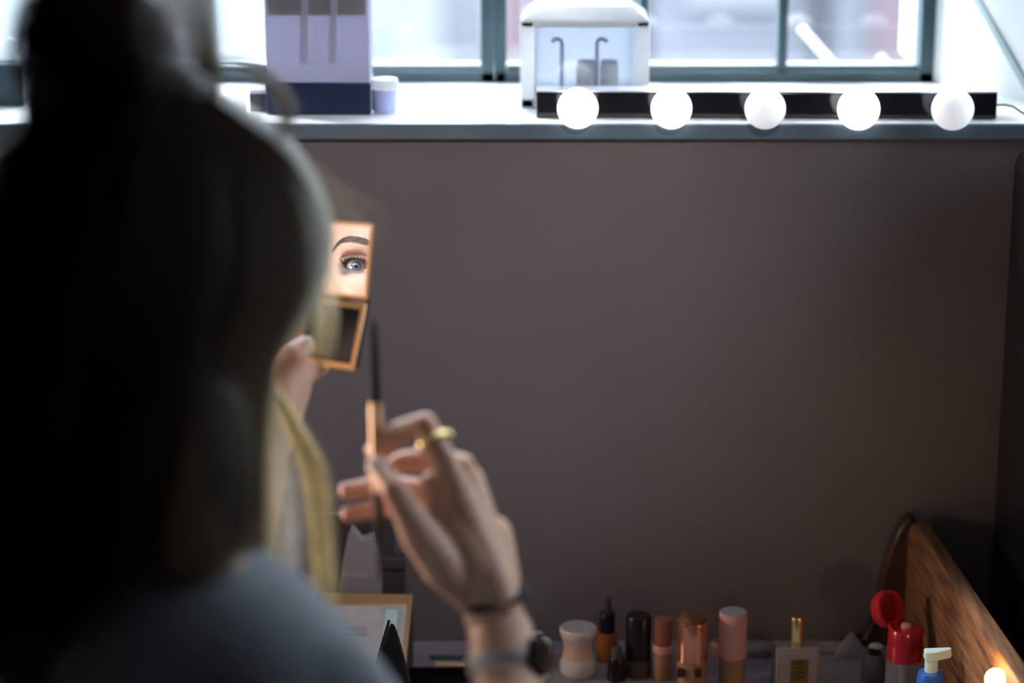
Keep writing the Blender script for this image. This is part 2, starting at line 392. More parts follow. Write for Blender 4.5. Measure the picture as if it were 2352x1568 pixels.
# ------------------------------------------------------------------ things on the sill
def sx(px, y, z=None): return xat(px, y, SZ if z is None else z)
# lavender box with navy base
y = 2.80; z1 = zat(0, y)+.012; x0 = sx(612, y); x1 = sx(852, y)
b = thing('cosmetics_box', 'lavender cosmetics box with a navy base, left on the window ledge', 'box', ((x0+x1)/2, y, SZ))
hw = (x1-x0)/2; zn = zat(190, y)-SZ; H = z1-SZ
MB().box((-hw, 0, 0), (hw, .07, zn)).build('navy_base', M['navy'], b, bevel=.002)
MB().box((-hw+.001, .001, zn), (hw-.001, .069, H)).build('upper_sleeve', M['lav'], b, bevel=.001)
MB().box((-hw+.004, -.0015, H*.80), (hw-.004, .001, H-.002)).build('top_label', M['greylav'], b)
for q in (-.25, .30): MB().prism([(hw*q-.005, H*.42), (hw*q+.004, H*.42), (hw*q+.006, H*.94), (hw*q-.002, H*.94)], -.0028, .0005).build('ribbon', M['lavpale'], b)
MB().box((-hw, .0, H), (hw, .07, H+.003)).build('lid', M['lavpale'], b, bevel=.001)
# small blue-white pot beside it
y = 2.82; x = sx(884, y)
b = thing('cosmetic_pot', 'small blue and white pot beside the lavender box on the ledge', 'pot', (x, y, SZ))
MB().lathe([(.0135, 0), (.015, .004), (.015, .026), (.014, .028)], 28).build('pot_body', M['bluewhite'], b)
MB().lathe([(.0165, .028), (.0165, .038), (.0155, .040), (1e-6, .040)], 28).build('pot_lid', M['whiteplastic'], b)
# white display box
y = 2.845; x0 = sx(1196, y); x1 = sx(1490, y); H = zat(60, y)-SZ+.006; hw = (x1-x0)/2
b = thing('display_box', 'white framed display box with clear front, behind the light bar', 'box', ((x0+x1)/2, y, SZ))
f = MB(); t = .016
f.box((-hw, 0, 0), (-hw+t, .10, H)).box((hw-t, 0, 0), (hw, .10, H)).box((-hw, 0, H-.008), (hw, .10, H)).box((-hw, 0, 0), (hw, .10, .012))
f.build('box_frame', M['whiteplastic'], b, bevel=.002)
MB().box((-hw+t, .09, .012), (hw-t, .095, H-.008)).build('back_panel', M['greylav'], b)
MB().box((-hw+t, .002, .012), (hw-t, .003, H-.008)).build('clear_front', M['clearpane'], b)
MB().add([(0,0,0)], []) 
lid = MB(); lid.add([(-hw, 0, H), (hw, 0, H), (hw, .10, H), (-hw, .10, H), (-hw*.72, .02, H+.014), (hw*.76, .02, H+.014), (hw*.76, .09, H+.014), (-hw*.72, .09, H+.014)],
    [(0,3,2,1), (4,5,6,7), (0,1,5,4), (1,2,6,5), (2,3,7,6), (3,0,4,7)]); lid.build('raised_lid', M['whiteplastic'], b, bevel=.002)
bx_ = b.location
for k, (px, w_) in enumerate(((1345, .0105), (1398, .0105))):
    X = sx(px, y+.045)
    j = thing('candle_jar', ['left cream jar inside the white display box', 'right cream jar inside the white display box'][k], 'jar', (X, y+.045, SZ+.0125), group='cream jars in the display box')
    MB().lathe([(.0095, 0), (.0112, .004), (.0116, .03), (.0100, .034)], 28).build('jar_body', M['cream'], j)
    MB().lathe([(.0104, .034), (.0104, .038), (1e-6, .0385)], 28).build('jar_lid', M['whiteplastic'], j)
for px, s_, lab in ((1290, 1, 'left pale curled ribbon in the display box'), (1370, -1, 'right pale curled ribbon in the display box')):
    X = sx(px, y+.03); pp = [Vector((X+s_*.0*t, y+.03+.004*math.sin(3*t), SZ+.0125+.06*t)) for t in np.linspace(0, 1, 6)]
    pp += [Vector((X-s_*.006*(1-math.cos(t)), y+.03, SZ+.0725+.006*math.sin(t))) for t in np.linspace(.3, 2.8, 8)]
    tag(MB().tube(pp, .0024, 8).build('ribbon_curl', M['lavpale']), lab, 'ribbon', 'curled ribbons in the display box')
# items glimpsed beyond the hair
y = 2.86
b = thing('tissue_box', 'white and teal tissue box on the ledge at the far left, beside the hair bun', 'box', (sx(-10, y), y, SZ))
MB().box((-.05, 0, 0), (.035, .08, .05)).build('box_body', M['frame'], b, bevel=.002)
tq = MB(); pp = [(-.03, .05), (.02, .05), (.026, .072), (.012, .078), (.004, .066), (-.01, .088), (-.03, .07)]
tq.prism(pp, .03, .045); tq.build('tissue', M['whiteplastic'], b, bevel=.003)
y = 2.80
b = thing('small_carton', 'small slate carton on the ledge, seen through the hair curl', 'box', (sx(600, y), y+.02, SZ))
MB().box((-.016, 0, 0), (.022, .03, .022)).build('carton_body', M['greybox'], b, bevel=.001)
MB().box((-.016, -.0005, .022), (.022, .03, .026)).build('carton_lid', M['lavpale'], b, bevel=.001)
b = thing('tealight_cup', 'round white cup on the ledge, left inside the hair curl', 'cup', (sx(535, y), y-.01, SZ))
MB().lathe([(.014, 0), (.016, .002), (.017, .020), (.0155, .021), (.0145, .004), (1e-6, .004)], 28).build('cup_body', M['whiteplastic'], b)
MB().lathe([(1e-6, .004), (.0140, .004), (.0140, .013), (1e-6, .014)], 28).build('wax', M['cream'], b)

# ------------------------------------------------------------------ cosmetics on the table
def tx(px, D): return xat(px, D, TZ+.04)
def item(name, label, cat, px, D, group=None, rz=0):
    return thing(name, label, cat, (tx(px, D), D, TZ), (0, 0, rz), group)
def W(pxw, D): return pxw/2/FPX*(D*math.cos(PITCH)+1.1*math.sin(PITCH))
def hz(py, D): return zat(py, D)-TZ
G = 'cosmetics along the back of the table'
# 1 waisted jar
D = 2.64; r = W(86, D); H = hz(1440, D)
b = item('cream_jar', 'waisted peach and white cream jar with a wide lid greyed for shade, leftmost bottle', 'jar', 1328, D, G)
MB().lathe([(r*.80, 0), (r*.93, .003), (r*1.0, .008), (r*.95, H*.30), (r*.86, H*.38)], 40).build('jar_base', M['whitejar'], b)
MB().lathe([(r*.86, H*.38), (r*.78, H*.5), (r*.76, H*.6), (r*.82, H*.74)], 40).build('jar_waist', M['peach'], b)
MB().lathe([(r*.82, H*.74), (r*.92, H*.82), (r*1.0, H*.93), (r*1.0, H*.97), (r*.96, H)], 40).build('jar_shoulder', M['whitejar'], b)
MB().lathe([(r*.955, H-.0005), (r*.90, H+.001), (1e-6, H+.001)], 40).build('lid_disc', M['greycap'], b)  # lid top coloured grey, standing in for its weak light
# 2 dropper
D = 2.685; r = W(50, D); H = hz(1450, D)
b = item('dropper_bottle', 'amber dropper bottle with a black cap, behind the waisted jar', 'bottle', 1395, D, G)
MB().lathe([(r, 0), (r*1.02, .002), (r*1.02, H-.006), (r*.9, H)], 36).build('glass_body', M['amber'], b)
MB().lathe([(r*.72, H), (r*.72, hz(1408, D)), (r*.62, hz(1405, D))], 30).build('cap', M['black'], b)
MB().lathe([(r*.34, hz(1405, D)), (r*.36, hz(1385, D)), (r*.3, hz(1372, D)), (1e-6, hz(1368, D))], 24).build('dropper_bulb', M['greybox'], b)
# 3 small black bottle
D = 2.625; r = W(44, D); H = hz(1484, D)
b = item('nozzle_bottle', 'tiny black bottle with tapered cap in front of the amber dropper', 'bottle', 1417, D, G)
MB().lathe([(r*.95, 0), (r, .003), (r*.85, H*.6), (r*.66, H*.7)], 28).build('bottle_body', M['black'], b)
MB().lathe([(r*.66, H*.7), (r*.58, H*.97), (r*.5, H)], 28).build('cap', M['greybox'], b)
# 4 black capped bottle
D = 2.64; r = W(58, D); H = hz(1508, D)
b = item('capped_bottle', 'brown liquid bottle with a wide matt black cap, right of the amber dropper', 'bottle', 1466, D, G)
MB().lathe([(r*1.05, 0), (r*1.08, .002), (r*1.08, H-.002), (r*.9, H)], 36).build('glass_body', M['brownliq'], b)
MB().lathe([(r*1.04, H), (r*1.0, hz(1415, D)), (r*.93, hz(1412, D)), (1e-6, hz(1412, D))], 36).build('cap', M['black'], b)
# 5 small rose bottle
D = 2.63; r = W(45, D); H = hz(1496, D)
b = item('serum_bottle', 'slim beige bottle with pink collar and clear copper cap', 'bottle', 1522, D, G)
MB().lathe([(r*.9, 0), (r*.95, .002), (r*.95, H-.004), (r*.9, H)], 32).build('glass_body', M['beige'], b)
MB().lathe([(r, H), (r*1.02, hz(1480, D)), (r*.95, hz(1478, D))], 32).build('collar', M['pink'], b)
MB().lathe([(r*.3, hz(1478, D)), (r*.3, hz(1440, D)), (r*.2, hz(1438, D))], 20).build('pump_stem', M['pink'], b)
cc = mat('tinted_copper_cap', (.30, .10, .06), .2, trans=.0, noise=.3, coat=.5)
MB().lathe([(r*.95, hz(1478, D)), (r*.95, hz(1425, D)), (r*.9, hz(1420, D)), (1e-6, hz(1420, D))], 32).build('cap', cc, b)
# 6 rose gold bottle
D = 2.60; r = W(72, D); H = hz(1512, D)
b = item('foundation_bottle', 'rose gold capped foundation bottle with dark square marks on the glass', 'bottle', 1589, D, G)
MB().lathe([(r*.92, 0), (r*.96, .002), (r*.96, H-.003), (r*.9, H)], 36).build('glass_body', M['beige'], b)
MB().lathe([(r, H), (r*1.0, hz(1430, D)), (r*.95, hz(1424, D))], 40).build('cap', M['copper'], b)
MB().lathe([(r*.95, hz(1424, D)), (r*.8, hz(1412, D)), (1e-6, hz(1411, D))], 40).build('cap_top', M['wood'], b)
for dx in (-.75, .35):
    MB().box((r*dx-.004, -r*1.01, H-.016), (r*dx+.004, -r*.60, H-.006)).build('square_mark', M['letter'], b)
# 7 pink cap bottle
D = 2.61; r = W(64, D); H = hz(1505, D)
b = item('primer_bottle', 'beige glass bottle with a tall blush pink cap', 'bottle', 1682, D, G)
MB().lathe([(r*.9, 0), (r*.95, .002), (r*.95, H-.003), (r*.9, H)], 36).build('glass_body', M['beige'], b)
MB().lathe([(r*1.0, H), (r*1.0, hz(1408, D)), (r*.98, hz(1405, D))], 40).build('cap', M['pink'], b)
MB().lathe([(r*.98, hz(1405, D)), (r*.92, hz(1403, D)), (1e-6, hz(1403, D))], 40).build('cap_disc', M['greycap'], b)  # cap top greyed to carry the weak light from above
D = 2.70; r = W(38, D); H = hz(1512, D)
b = item('nail_polish', 'small pink capped vial tucked behind the tall pink cap', 'bottle', 1652, D, G)
MB().lathe([(r, 0), (r, .012), (r*.8, .014)], 28).build('glass_body', M['beige'], b)
MB().lathe([(r*.8, .014), (r*.85, .018), (r*.8, hz(1480, D))], 28).build('cap', M['pink'], b)
# 8 perfume
D = 2.61; hw = W(104, D); H = hz(1478, D)
b = item('perfume_bottle', 'square frosted perfume bottle with gold cap and gold label', 'bottle', 1829, D, G, rz=.10)
MB().box((-hw, -hw*.55, 0), (hw, hw*.55, H)).build('glass_body', M['perfume'], b, bevel=.003)
MB().box((-hw*.82, -hw*.55-.0012, .003), (hw*.82, -hw*.55, H-.004)).build('front_plate', M['greycap'], b, bevel=.0008)
lb = MB().box((-hw*.36, -hw*.55-.0022, H-.042), (hw*.42, -hw*.55-.001, H-.013)).build('gold_label', M['label'], b)
for k in range(4):
    ww = hw*(.26, .2, .28, .16)[k]
    MB().box((hw*.03-ww, -hw*.55-.0026, H-.018-.006*k), (hw*.03+ww, -hw*.55-.0021, H-.0165-.006*k)).build('label_line', M['letter'], lb)
r = W(32, D)
MB().lathe([(r*.9, H), (r*.9, H+.002), (r, H+.003), (r, hz(1420, D)), (r*.9, hz(1416, D)), (1e-6, hz(1415, D))], 32).build('cap', M['yellowgold'], b)
# 9 chrome balls
for k, (px, py, D, lab) in enumerate(((1253, 1477, 2.66, 'silver ball topped wand beside the waisted jar, farther one'), (1250, 1556, 2.60, 'silver ball topped wand beside the waisted jar, nearer the frame bottom'))):
    b = item('roller_wand', lab, 'wand', px, D, 'silver ball topped wands'); zc = hz(py, D)
    MB().ball((0, 0, zc), .0078, 24).build('ball_top', M['mint'], b)
    MB().lathe([(.006, 0), (.0065, .002), (.0055, zc-.006), (.003, zc-.004)], 24).build('wand_body', M['chrome'], b)
D = 2.69; b = item('silver_tube', 'thin silver tube lying behind the wrist watch', 'tube', 1225, D)
MB().tube([(-.012, 0, .030), (.010, 0, .031)], .0045, 16).tube([(.010, 0, .0305), (.012, 0, .0305)], .003, 12).tube([(-.004, 0, 0), (-.004, 0, .028)], .002, 10).build('tube_body', M['chrome'], b)
# 10 tissue pyramid + lilac packs
D = 2.695; b = item('paper_tissue', 'crumpled lilac tissue peak left of the red cap bottle', 'tissue', 1958, D)
t_ = MB(); H = hz(1450, D); wd = W(72, D)
t_.add([(-wd*1.2, -.012, 0), (wd*1.3, -.01, 0), (wd, .015, 0), (-wd, .015, 0), (-wd*.6, -.004, H*.55), (wd*.7, -.004, H*.5), (0, .003, H), (wd*.1, -.006, H*.45)],
       [(0,1,7), (0,7,4), (7,1,5), (4,7,6), (7,5,6), (1,2,5), (5,2,6), (2,3,6), (3,4,6), (3,0,4), (0,3,2,1)])
t_.build('tissue_sheet', M['tissue'], b, smooth=False, bevel=.001)
for px, D, lab, hw, H in ((1742, 2.70, 'flat lilac sachet behind the pink capped bottle', .016, .012), (1905, 2.71, 'low grey pouch behind the perfume bottle', .02, .007)):
    b = item('cosmetic_sachet', lab, 'sachet', px, D)
    MB().box((-hw, -.012, 0), (hw, .012, H)).build('sachet_body', M['tissue'], b, bevel=.004)
    MB().box((-hw, -.0005, H), (hw, .0005, H+.005)).build('crimped_edge', M['greycap'], b)
# 11 red flip cap bottle
D = 2.58; r = W(80, D); z0 = hz(1500, D); z1 = hz(1440, D); X0 = 2077
b = item('flip_cap_bottle', 'clear bottle with an open red flip cap, beside the wooden side board', 'bottle', X0, D, G)
MB().lathe([(r*1.0, 0), (r*1.05, .003), (r*1.05, z0*.7), (r*.9, z0*.92), (r*.86, z0)], 36).build('bottle_body', M['clear'], b)
MB().lathe([(r, z0-.006), (r*1.02, z0), (r*.98, z1-.002), (r*.9, z1), (1e-6, z1)], 40).build('cap_base', M['red'], b)
lo = P(2037, 1398, 2.78)-b.location
u = CR*1.0; nrm_ = (Vector((.62, -.70, .34))).normalized()
ax = nrm_; Rq = ax.to_track_quat('Z', 'Y').to_matrix().to_4x4(); Tm = Matrix.Translation(lo) @ Rq
q = r*1.08
MB().lathe([(q*.72, .001), (q*.80, .007), (q, .007), (q, -.004), (q*.95, -.006), (1e-6, -.006), (1e-6, -.003), (q*.72, -.003), (q*.72, .001)], 40, X=Tm).build('open_lid', M['red'], b)
MB().lathe([(1e-6, -.0028), (q*.70, -.0028), (q*.70, -.0005), (1e-6, -.0005)], 40, X=Tm).build('lid_inside', M['redshade'], b)  # shade inside the open lid, put in as darker red
MB().tube([(-r*.85, 0, z1-.003), (-r*.95, -.002, z1+.005), (lo.x+q*.5, lo.y+.002, lo.z-q*.72)], .003, 10).build('lid_hinge', M['red'], b)
MB().lathe([(.0045, .004), (.005, z0*.6), (.0062, z0-.006)], 20).build('inner_tube', M['greycap'], b)
MB().lathe([(.006, z1), (.006, z1+.004), (.003, z1+.005), (1e-6, z1+.005)], 20).build('nozzle', M['pink'], b)
# 13 clear dark bottle
D = 2.625; r = W(54, D); H = hz(1500, D)
b = item('clear_bottle', 'clear plastic bottle with a mint highlight built on top, left of the red capped one', 'bottle', 2008, D, G)
MB().lathe([(r, 0), (r*1.04, .003), (r*1.04, H*.75), (r*.7, H)], 32).build('bottle_body', mat('smoky_clear', (.30, .28, .33), .15, trans=.5, noise=.05, ior=1.2), b)
MB().lathe([(r*.45, H), (r*.5, H+.004), (r*.4, H+.008)], 24).build('neck', M['black'], b)
MB().ball((r*.15, 0, H+.009), (r*.62, .006, .004), 20).build('highlight_blob', M['mint'], b)  # mint highlight on the clear plastic, built as a small blob
# 12 blue pump bottle
D = 2.45; r = W(64, D); z0 = hz(1540, D)
b = item('pump_bottle', 'bright blue pump bottle with white pump head beside the wooden board', 'bottle', 2134, D, G)
MB().lathe([(r*.98, 0), (r, .003), (r, z0-.008), (r*.85, z0-.001), (r*.55, z0)], 36).build('bottle_body', M['blue'], b)
zn = hz(1511, D)
MB().lathe([(r*.48, z0), (r*.48, zn)], 28).build('pump_collar', M['mint'], b)
hd = MB(); zt = hz(1493, D)
outl = [(-r*.55, -.007), (-r*.35, -.009), (r*.3, -.008), (r*1.35, -.004), (r*1.45, 0), (r*1.35, .004), (r*.3, .008), (-r*.35, .009), (-r*.55, .007)]
nn_ = len(outl)
hd.add([(x_, y_, zn-.001+.002*max(0, x_/r)) for x_, y_ in outl]+[(x_*.96, y_*.8, zt+.002*max(0, x_/r)) for x_, y_ in outl],
       [tuple(range(nn_-1, -1, -1)), tuple(range(nn_, 2*nn_))]+[(i, (i+1) % nn_, (i+1) % nn_+nn_, i+nn_) for i in range(nn_)])
hd.build('pump_head', M['mint'], b, bevel=.0012)
# little things left: rose gold palette mirror, papers, black wedge, tray, lipstick
Zp = 2.74
def quad_slab(mb, pts, th, nrm):
    a = [Vector(p) for p in pts]; mb.add(a+[p-nrm*th for p in a], [(0,1,2,3), (7,6,5,4), (0,4,5,1), (1,5,6,2), (2,6,7,3), (3,7,4,0)]); return mb
yf, yr = 2.535, 2.685; zf = .012; zr = zat(1362, yr)-TZ
xl = xat(722, yr, TZ+.08); xr = xat(936, yr, TZ+.08)
b = thing('makeup_palette', 'slanted rose gold framed palette with its mirror reflection coloured pale, between shoulder and wrist', 'palette', ((xl+xr)/2, yf, TZ), (0, 0, math.radians(-2.5)))
hw = (xr-xl)/2; Ly = yr-yf; sl = (zr-zf)/Ly
def wedge(x0, x1, y0, y1, zoff0, zoff1):
    m = MB(); pz_ = lambda y: zf+sl*y
    v_ = [(x0, y0, pz_(y0)+zoff0 if zoff0 is not None else 0), (x1, y0, pz_(y0)+zoff0 if zoff0 is not None else 0), (x1, y1, pz_(y1)+zoff0 if zoff0 is not None else 0), (x0, y1, pz_(y1)+zoff0 if zoff0 is not None else 0),
          (x0, y0, pz_(y0)+zoff1), (x1, y0, pz_(y0)+zoff1), (x1, y1, pz_(y1)+zoff1), (x0, y1, pz_(y1)+zoff1)]
    m.add(v_, [(0,3,2,1),(4,5,6,7),(0,1,5,4),(1,2,6,5),(2,3,7,6),(3,0,4,7)]); return m
wedge(-hw, hw, 0, Ly, None, -.004).build('case', M['greybox'], b, bevel=.0015)
e2 = .0055
for nm, a_ in (('frame_side', (-hw, -hw+e2, 0, Ly)), ('frame_side', (hw-e2, hw, 0, Ly)), ('frame_edge', (-hw+e2, hw-e2, Ly-.016, Ly)), ('frame_edge', (-hw+e2, hw-e2, 0, .012))):
    wedge(*a_, -.004, .0).build(nm, M['gold'], b, bevel=.0008)
wedge(-hw+e2, hw-e2, .012, Ly-.016, -.004, -.0012).build('pale_cover', M['palette'], b)
wedge(-hw*.45, hw*.1, Ly*.60, Ly*.68, -.0012, .0008).build('grey_pan', M['greycap'], b)
wedge(hw*.45, hw*.72, Ly*.45, Ly*.84, -.0012, .0012).build('white_applicator', M['mint'], b, bevel=.0005)

# black makeup pouch wedge
D = 2.47
b = thing('black_pouch', 'black pointed pouch standing in front of the palette', 'pouch', (xat(905, D, TZ+.03), D, TZ))
H = zat(1425, D)-TZ; s = 1/FPX*2.66
t_ = MB(); t_.add([(-.022, -.012, 0), (.03, -.012, 0), (.03, .02, 0), (-.022, .02, 0), (-.020, 0, H*.62), (.021, 0, H*.42), (-.004, .003, H), (.003, .005, H*.96)],
    [(3,2,1,0), (0,1,5,4), (4,5,7,6), (1,2,5), (2,7,5), (2,3,6,7), (3,4,6), (3,0,4)])
t_.build('pouch_body', M['blacksoft'], b, bevel=.003)
MB().tube([(-.019, -.001, H*.62), (-.004, .001, H)], .0016, 8).build('zip', M['black'], b)
# papers and grey carton behind
D = 2.70
b = thing('paper_bag', 'light grey paper bag standing at the back, behind the brush end', 'bag', (xat(822, D, TZ+.05), D, TZ))
sc = 2.88/FPX; H = zat(1212, D)-TZ; Hb = zat(1340, D)-TZ
MB().prism([(-.026, 0), (.028, 0), (.029, H*.62), (.022, H*.93), (.006, H*.90), (-.006, H), (-.012, H*.9), (-.022, H*.55)], 0, .02).build('bag_body', M['paper'], b, bevel=.001)
MB().prism([(-.018, Hb+.008), (.012, Hb+.006), (.013, Hb+.012), (-.018, Hb+.014)], -.0008, 0).build('bag_print', M['greycap'], b)
b = thing('charcoal_carton', 'charcoal carton behind the palette, right of the paper bag', 'box', (xat(896, D, TZ+.05), D+.01, TZ))
MB().box((-.018, 0, 0), (.018, .025, zat(1292, D)-TZ)).build('carton_body', M['greybox'], b, bevel=.001)
MB().box((-.018, -.0006, zat(1318, D)-TZ), (.018, 0, zat(1312, D)-TZ)).build('lid_seam', M['black'], b)
D = 2.715
b = thing('black_folder', 'black card folder leaning on the wall behind the paper bag', 'folder', (xat(800, D, TZ+.1), D+.012, TZ))
MB().box((-.045, 0, 0), (.055, .008, zat(1190, D)-TZ)).build('folder_cover', M['greybox'], b, bevel=.001)
MB().box((-.043, .001, zat(1190, D)-TZ), (.053, .007, zat(1190, D)-TZ+.001)).build('folder_pages', M['paper'], b)
# tray & gold lipstick
b = thing('black_tray', 'low black tray left of the wrist watch at the frame bottom', 'tray', (xat(1015, 2.56, TZ), 2.56, TZ))
MB().box((-.05, -.09, 0), (.045, .07, .004)).build('tray_floor', M['black'], b, bevel=.001)
MB().box((-.05, .066, .004), (.045, .07, .014)).box((-.05, -.09, .004), (.045, -.086, .014)).box((-.05, -.086, .004), (-.046, .066, .014)).box((.041, -.086, .004), (.045, .066, .014)).build('tray_rim', M['black'], b)
b = thing('lipstick', 'slim peach gold lipstick lying behind the black tray', 'lipstick', (xat(1035, 2.655, TZ), 2.655, TZ+.005))
MB().tube([(-.018, 0, 0), (.006, 0, 0)], .0048, 20).build('case', M['peach'], b)
MB().tube([(.006, 0, 0), (.018, 0, 0)], .0044, 20).build('cap', M['gold'], b)
b = thing('grey_pencil', 'dark grey eye pencil lying behind the gold lipstick', 'pencil', (xat(1045, 2.685, TZ), 2.685, TZ+.003))
MB().tube([(-.03, 0, 0), (.025, 0, 0)], .0028, 14).build('pencil_body', M['frame'], b)
MB().tube([(.025, 0, 0), (.033, 0, 0)], [.0028, .0004], 14).build('pencil_tip', M['black'], b)
# warm lamp globe inside the side board
pz = P(2288, 1560, 2.47)
b = thing('globe_lamp', 'small glowing warm globe lamp in the bottom right corner by the board', 'lamp', (pz.x, pz.y, TZ))
MB().ball((0, 0, pz.z-TZ), .0112, 24).build('globe', M['warmbulb'], b)
MB().lathe([(.010, 0), (.011, .004), (.005, .008), (.004, pz.z-TZ-.014), (.006, pz.z-TZ-.010)], 24).build('lamp_foot', M['gold'], b)
lp = bpy.data.lights.new('warm_point', 'POINT'); lp.energy = .25; lp.color = (1, .62, .28); lp.shadow_soft_size = .008
lo_ = bpy.data.objects.new('warm_point', lp); C.objects.link(lo_); lo_.location = (pz.x-.016, pz.y+.01, pz.z+.012)

# ------------------------------------------------------------------ mirror geometry
E = P(470, 640, 2.08)                 # her left eye
Mp = P(818, 611, 2.36)                # point of the mirror where the camera sees it
to_c = (CAM-Mp).normalized(); to_e = (E-Mp).normalized()
nM = (to_c+to_e).normalized()
rM = (CR-nM*CR.dot(nM)).normalized(); rM = Matrix.Rotation(math.radians(5.0), 3, nM) @ rM
uM = nM.cross(rM).normalized()
if uM.dot(CU) < 0: uM = -uM
if rM.dot(CR) < 0: rM = -rM
# make sure the top leans to the right in the picture
if uM.dot(CR) < 0: 
    rM = (CR-nM*CR.dot(nM)).normalized(); rM = Matrix.Rotation(math.radians(-5.0), 3, nM) @ rM; uM = nM.cross(rM).normalized()
    if uM.dot(CU) < 0: uM = -uM
wM, hM = .060, .0735
Mc = Mp-rM*(.0165-.0)-uM*(-.0055)     # centre of the lid
def frame_obj(name, label, cat, o, r, u, n):
    e = thing(name, label, cat); mt = Matrix((( r.x, n.x, u.x), (r.y, n.y, u.y), (r.z, n.z, u.z))).to_4x4(); e.matrix_world = Matrix.Translation(o) @ mt; return e
# local axes: x = right, y = normal toward the camera, z = up
hinge = Mc-uM*(hM/2+.0015)
cm = frame_obj('compact_mirror', 'rose gold compact held open in the left hand, its mirror showing an eye', 'mirror', hinge, rM, uM, nM)
def L(x, y, z): return (x, y, z)
hw = wM/2
MB().box((-hw, -.0045, .0015), (hw, -.0008, .0015+hM)).build('lid', M['gold'], cm, bevel=.0012)
rm = MB(); e_ = .0030
rm.box((-hw, -.0008, .0015), (-hw+e_, .0004, .0015+hM)).box((hw-e_, -.0008, .0015), (hw, .0004, .0015+hM)).box((-hw+e_, -.0008, .0015), (hw-e_, .0004, .0015+e_)).box((-hw+e_, -.0008, .0015+hM-e_), (hw-e_, .0004, .0015+hM))
rm.build('lid_rim', M['gold'], cm)
MB().box((-hw+e_, -.0007, .0015+e_), (hw-e_, -.0003, .0015+hM-e_)).build('mirror_glass', M['mirror'], cm, smooth=False)
MB().tube([(-hw*.45, -.002, 0), (hw*.45, -.002, 0)], .0022, 14).build('hinge', mat('dark_hinge', (.10, .05, .03), .3, metal=.6, noise=.1), cm)
hB = .0690; T = Matrix.Rotation(math.radians(14), 4, 'X') @ Matrix.Rotation(math.radians(2.5), 4, 'Y')
bw = .0040
MB().box((-hw, -.0075, -hB), (hw, -.0008, -.0015), X=T).build('base', M['gold'], cm, bevel=.0012)
fr = MB(); fr.box((-hw, -.0008, -hB), (-hw+bw, .0008, -.0015), X=T).box((hw-bw-.001, -.0008, -hB), (hw, .0008, -.0015), X=T).box((-hw+bw, -.0008, -hB), (hw-bw, .0008, -hB+.0065), X=T).box((-hw+bw, -.0008, -.0080), (hw-bw, .0008, -.0015), X=T)
fr.build('base_rim', M['gold'], cm, bevel=.0006)
MB().box((-hw+bw, -.0007, -hB+.0065), (hw-bw-.001, -.0002, -.0080), X=T).build('powder_pan', M['blackglass'], cm, smooth=False)
MB().box((-.004, -.001, -hB-.001), (.004, .0014, -hB+.003), X=T).build('clasp', M['yellowgold'], cm, bevel=.0005)
MB().box((hw-.0015, -.010, -hB+.004), (hw+.0015, -.002, .004), X=T).build('side_edge', M['black'], cm, bevel=.0006)

# ------------------------------------------------------------------ brush
ZB = 2.14
bt = P(857, 734, ZB); be = P(874, 1335, ZB)
def bl(t): return bt.lerp(be, t)
br = thing('makeup_brush', 'double ended makeup brush with black tips and gold middle, held upright in the right hand', 'brush', tuple(bl(.55)))
o_ = bl(.55)
def btube(ts, rs, n=18): return MB().tube([bl(t)-o_ for t in ts], rs, n)
btube([.0, .012, .05, .10], [.0012, .0025, .0034, .0036]).build('bristle_tip', M['blacksoft'], br)
btube([.10, .30, .318], [.0039, .0046, .0046]).build('upper_handle', mat('satin_black_handle', (.010, .010, .012), .7, noise=.2, spec=.2), br)
btube([.318, .33, .60, .66], [.0052, .0056, .0056, .005]).build('gold_grip', M['taupe'], br)
btube([.66, .80, .86], [.0044, .0040, .0030]).build('lower_handle', M['black'], br)
sp = btube([.86, 1.0], [.0012, .0010])
for k in range(34):
    t = .88+.115*k/34; a = k*2.4; c = bl(t)-o_
    for j in range(5):
        aa = a+j*1.2566; sp.tube([c, c+CR*math.cos(aa)*.0036+CF*math.sin(aa)*.0036], [.0003, .00012], 4)
sp.build('spoolie', M['lash'], br)

# ------------------------------------------------------------------ person: body
def remeshed(mb, voxel, smooth_it, factor=.5):
    o = mb.build('tmp', M['skin']); md = o.modifiers.new('r', 'REMESH'); md.mode = 'VOXEL'; md.voxel_size = voxel
    ms = o.modifiers.new('s', 'SMOOTH'); ms.factor = factor; ms.iterations = smooth_it
    dg = bpy.context.evaluated_depsgraph_get(); dg.update(); ev = o.evaluated_get(dg); me = ev.to_mesh()
    n = len(me.vertices); v = np.empty(n*3); me.vertices.foreach_get('co', v); v = v.reshape(-1, 3)
    f = [tuple(p.vertices) for p in me.polygons]
    ev.to_mesh_clear(); od = o.data; bpy.data.objects.remove(o); bpy.data.meshes.remove(od)
    return v, f

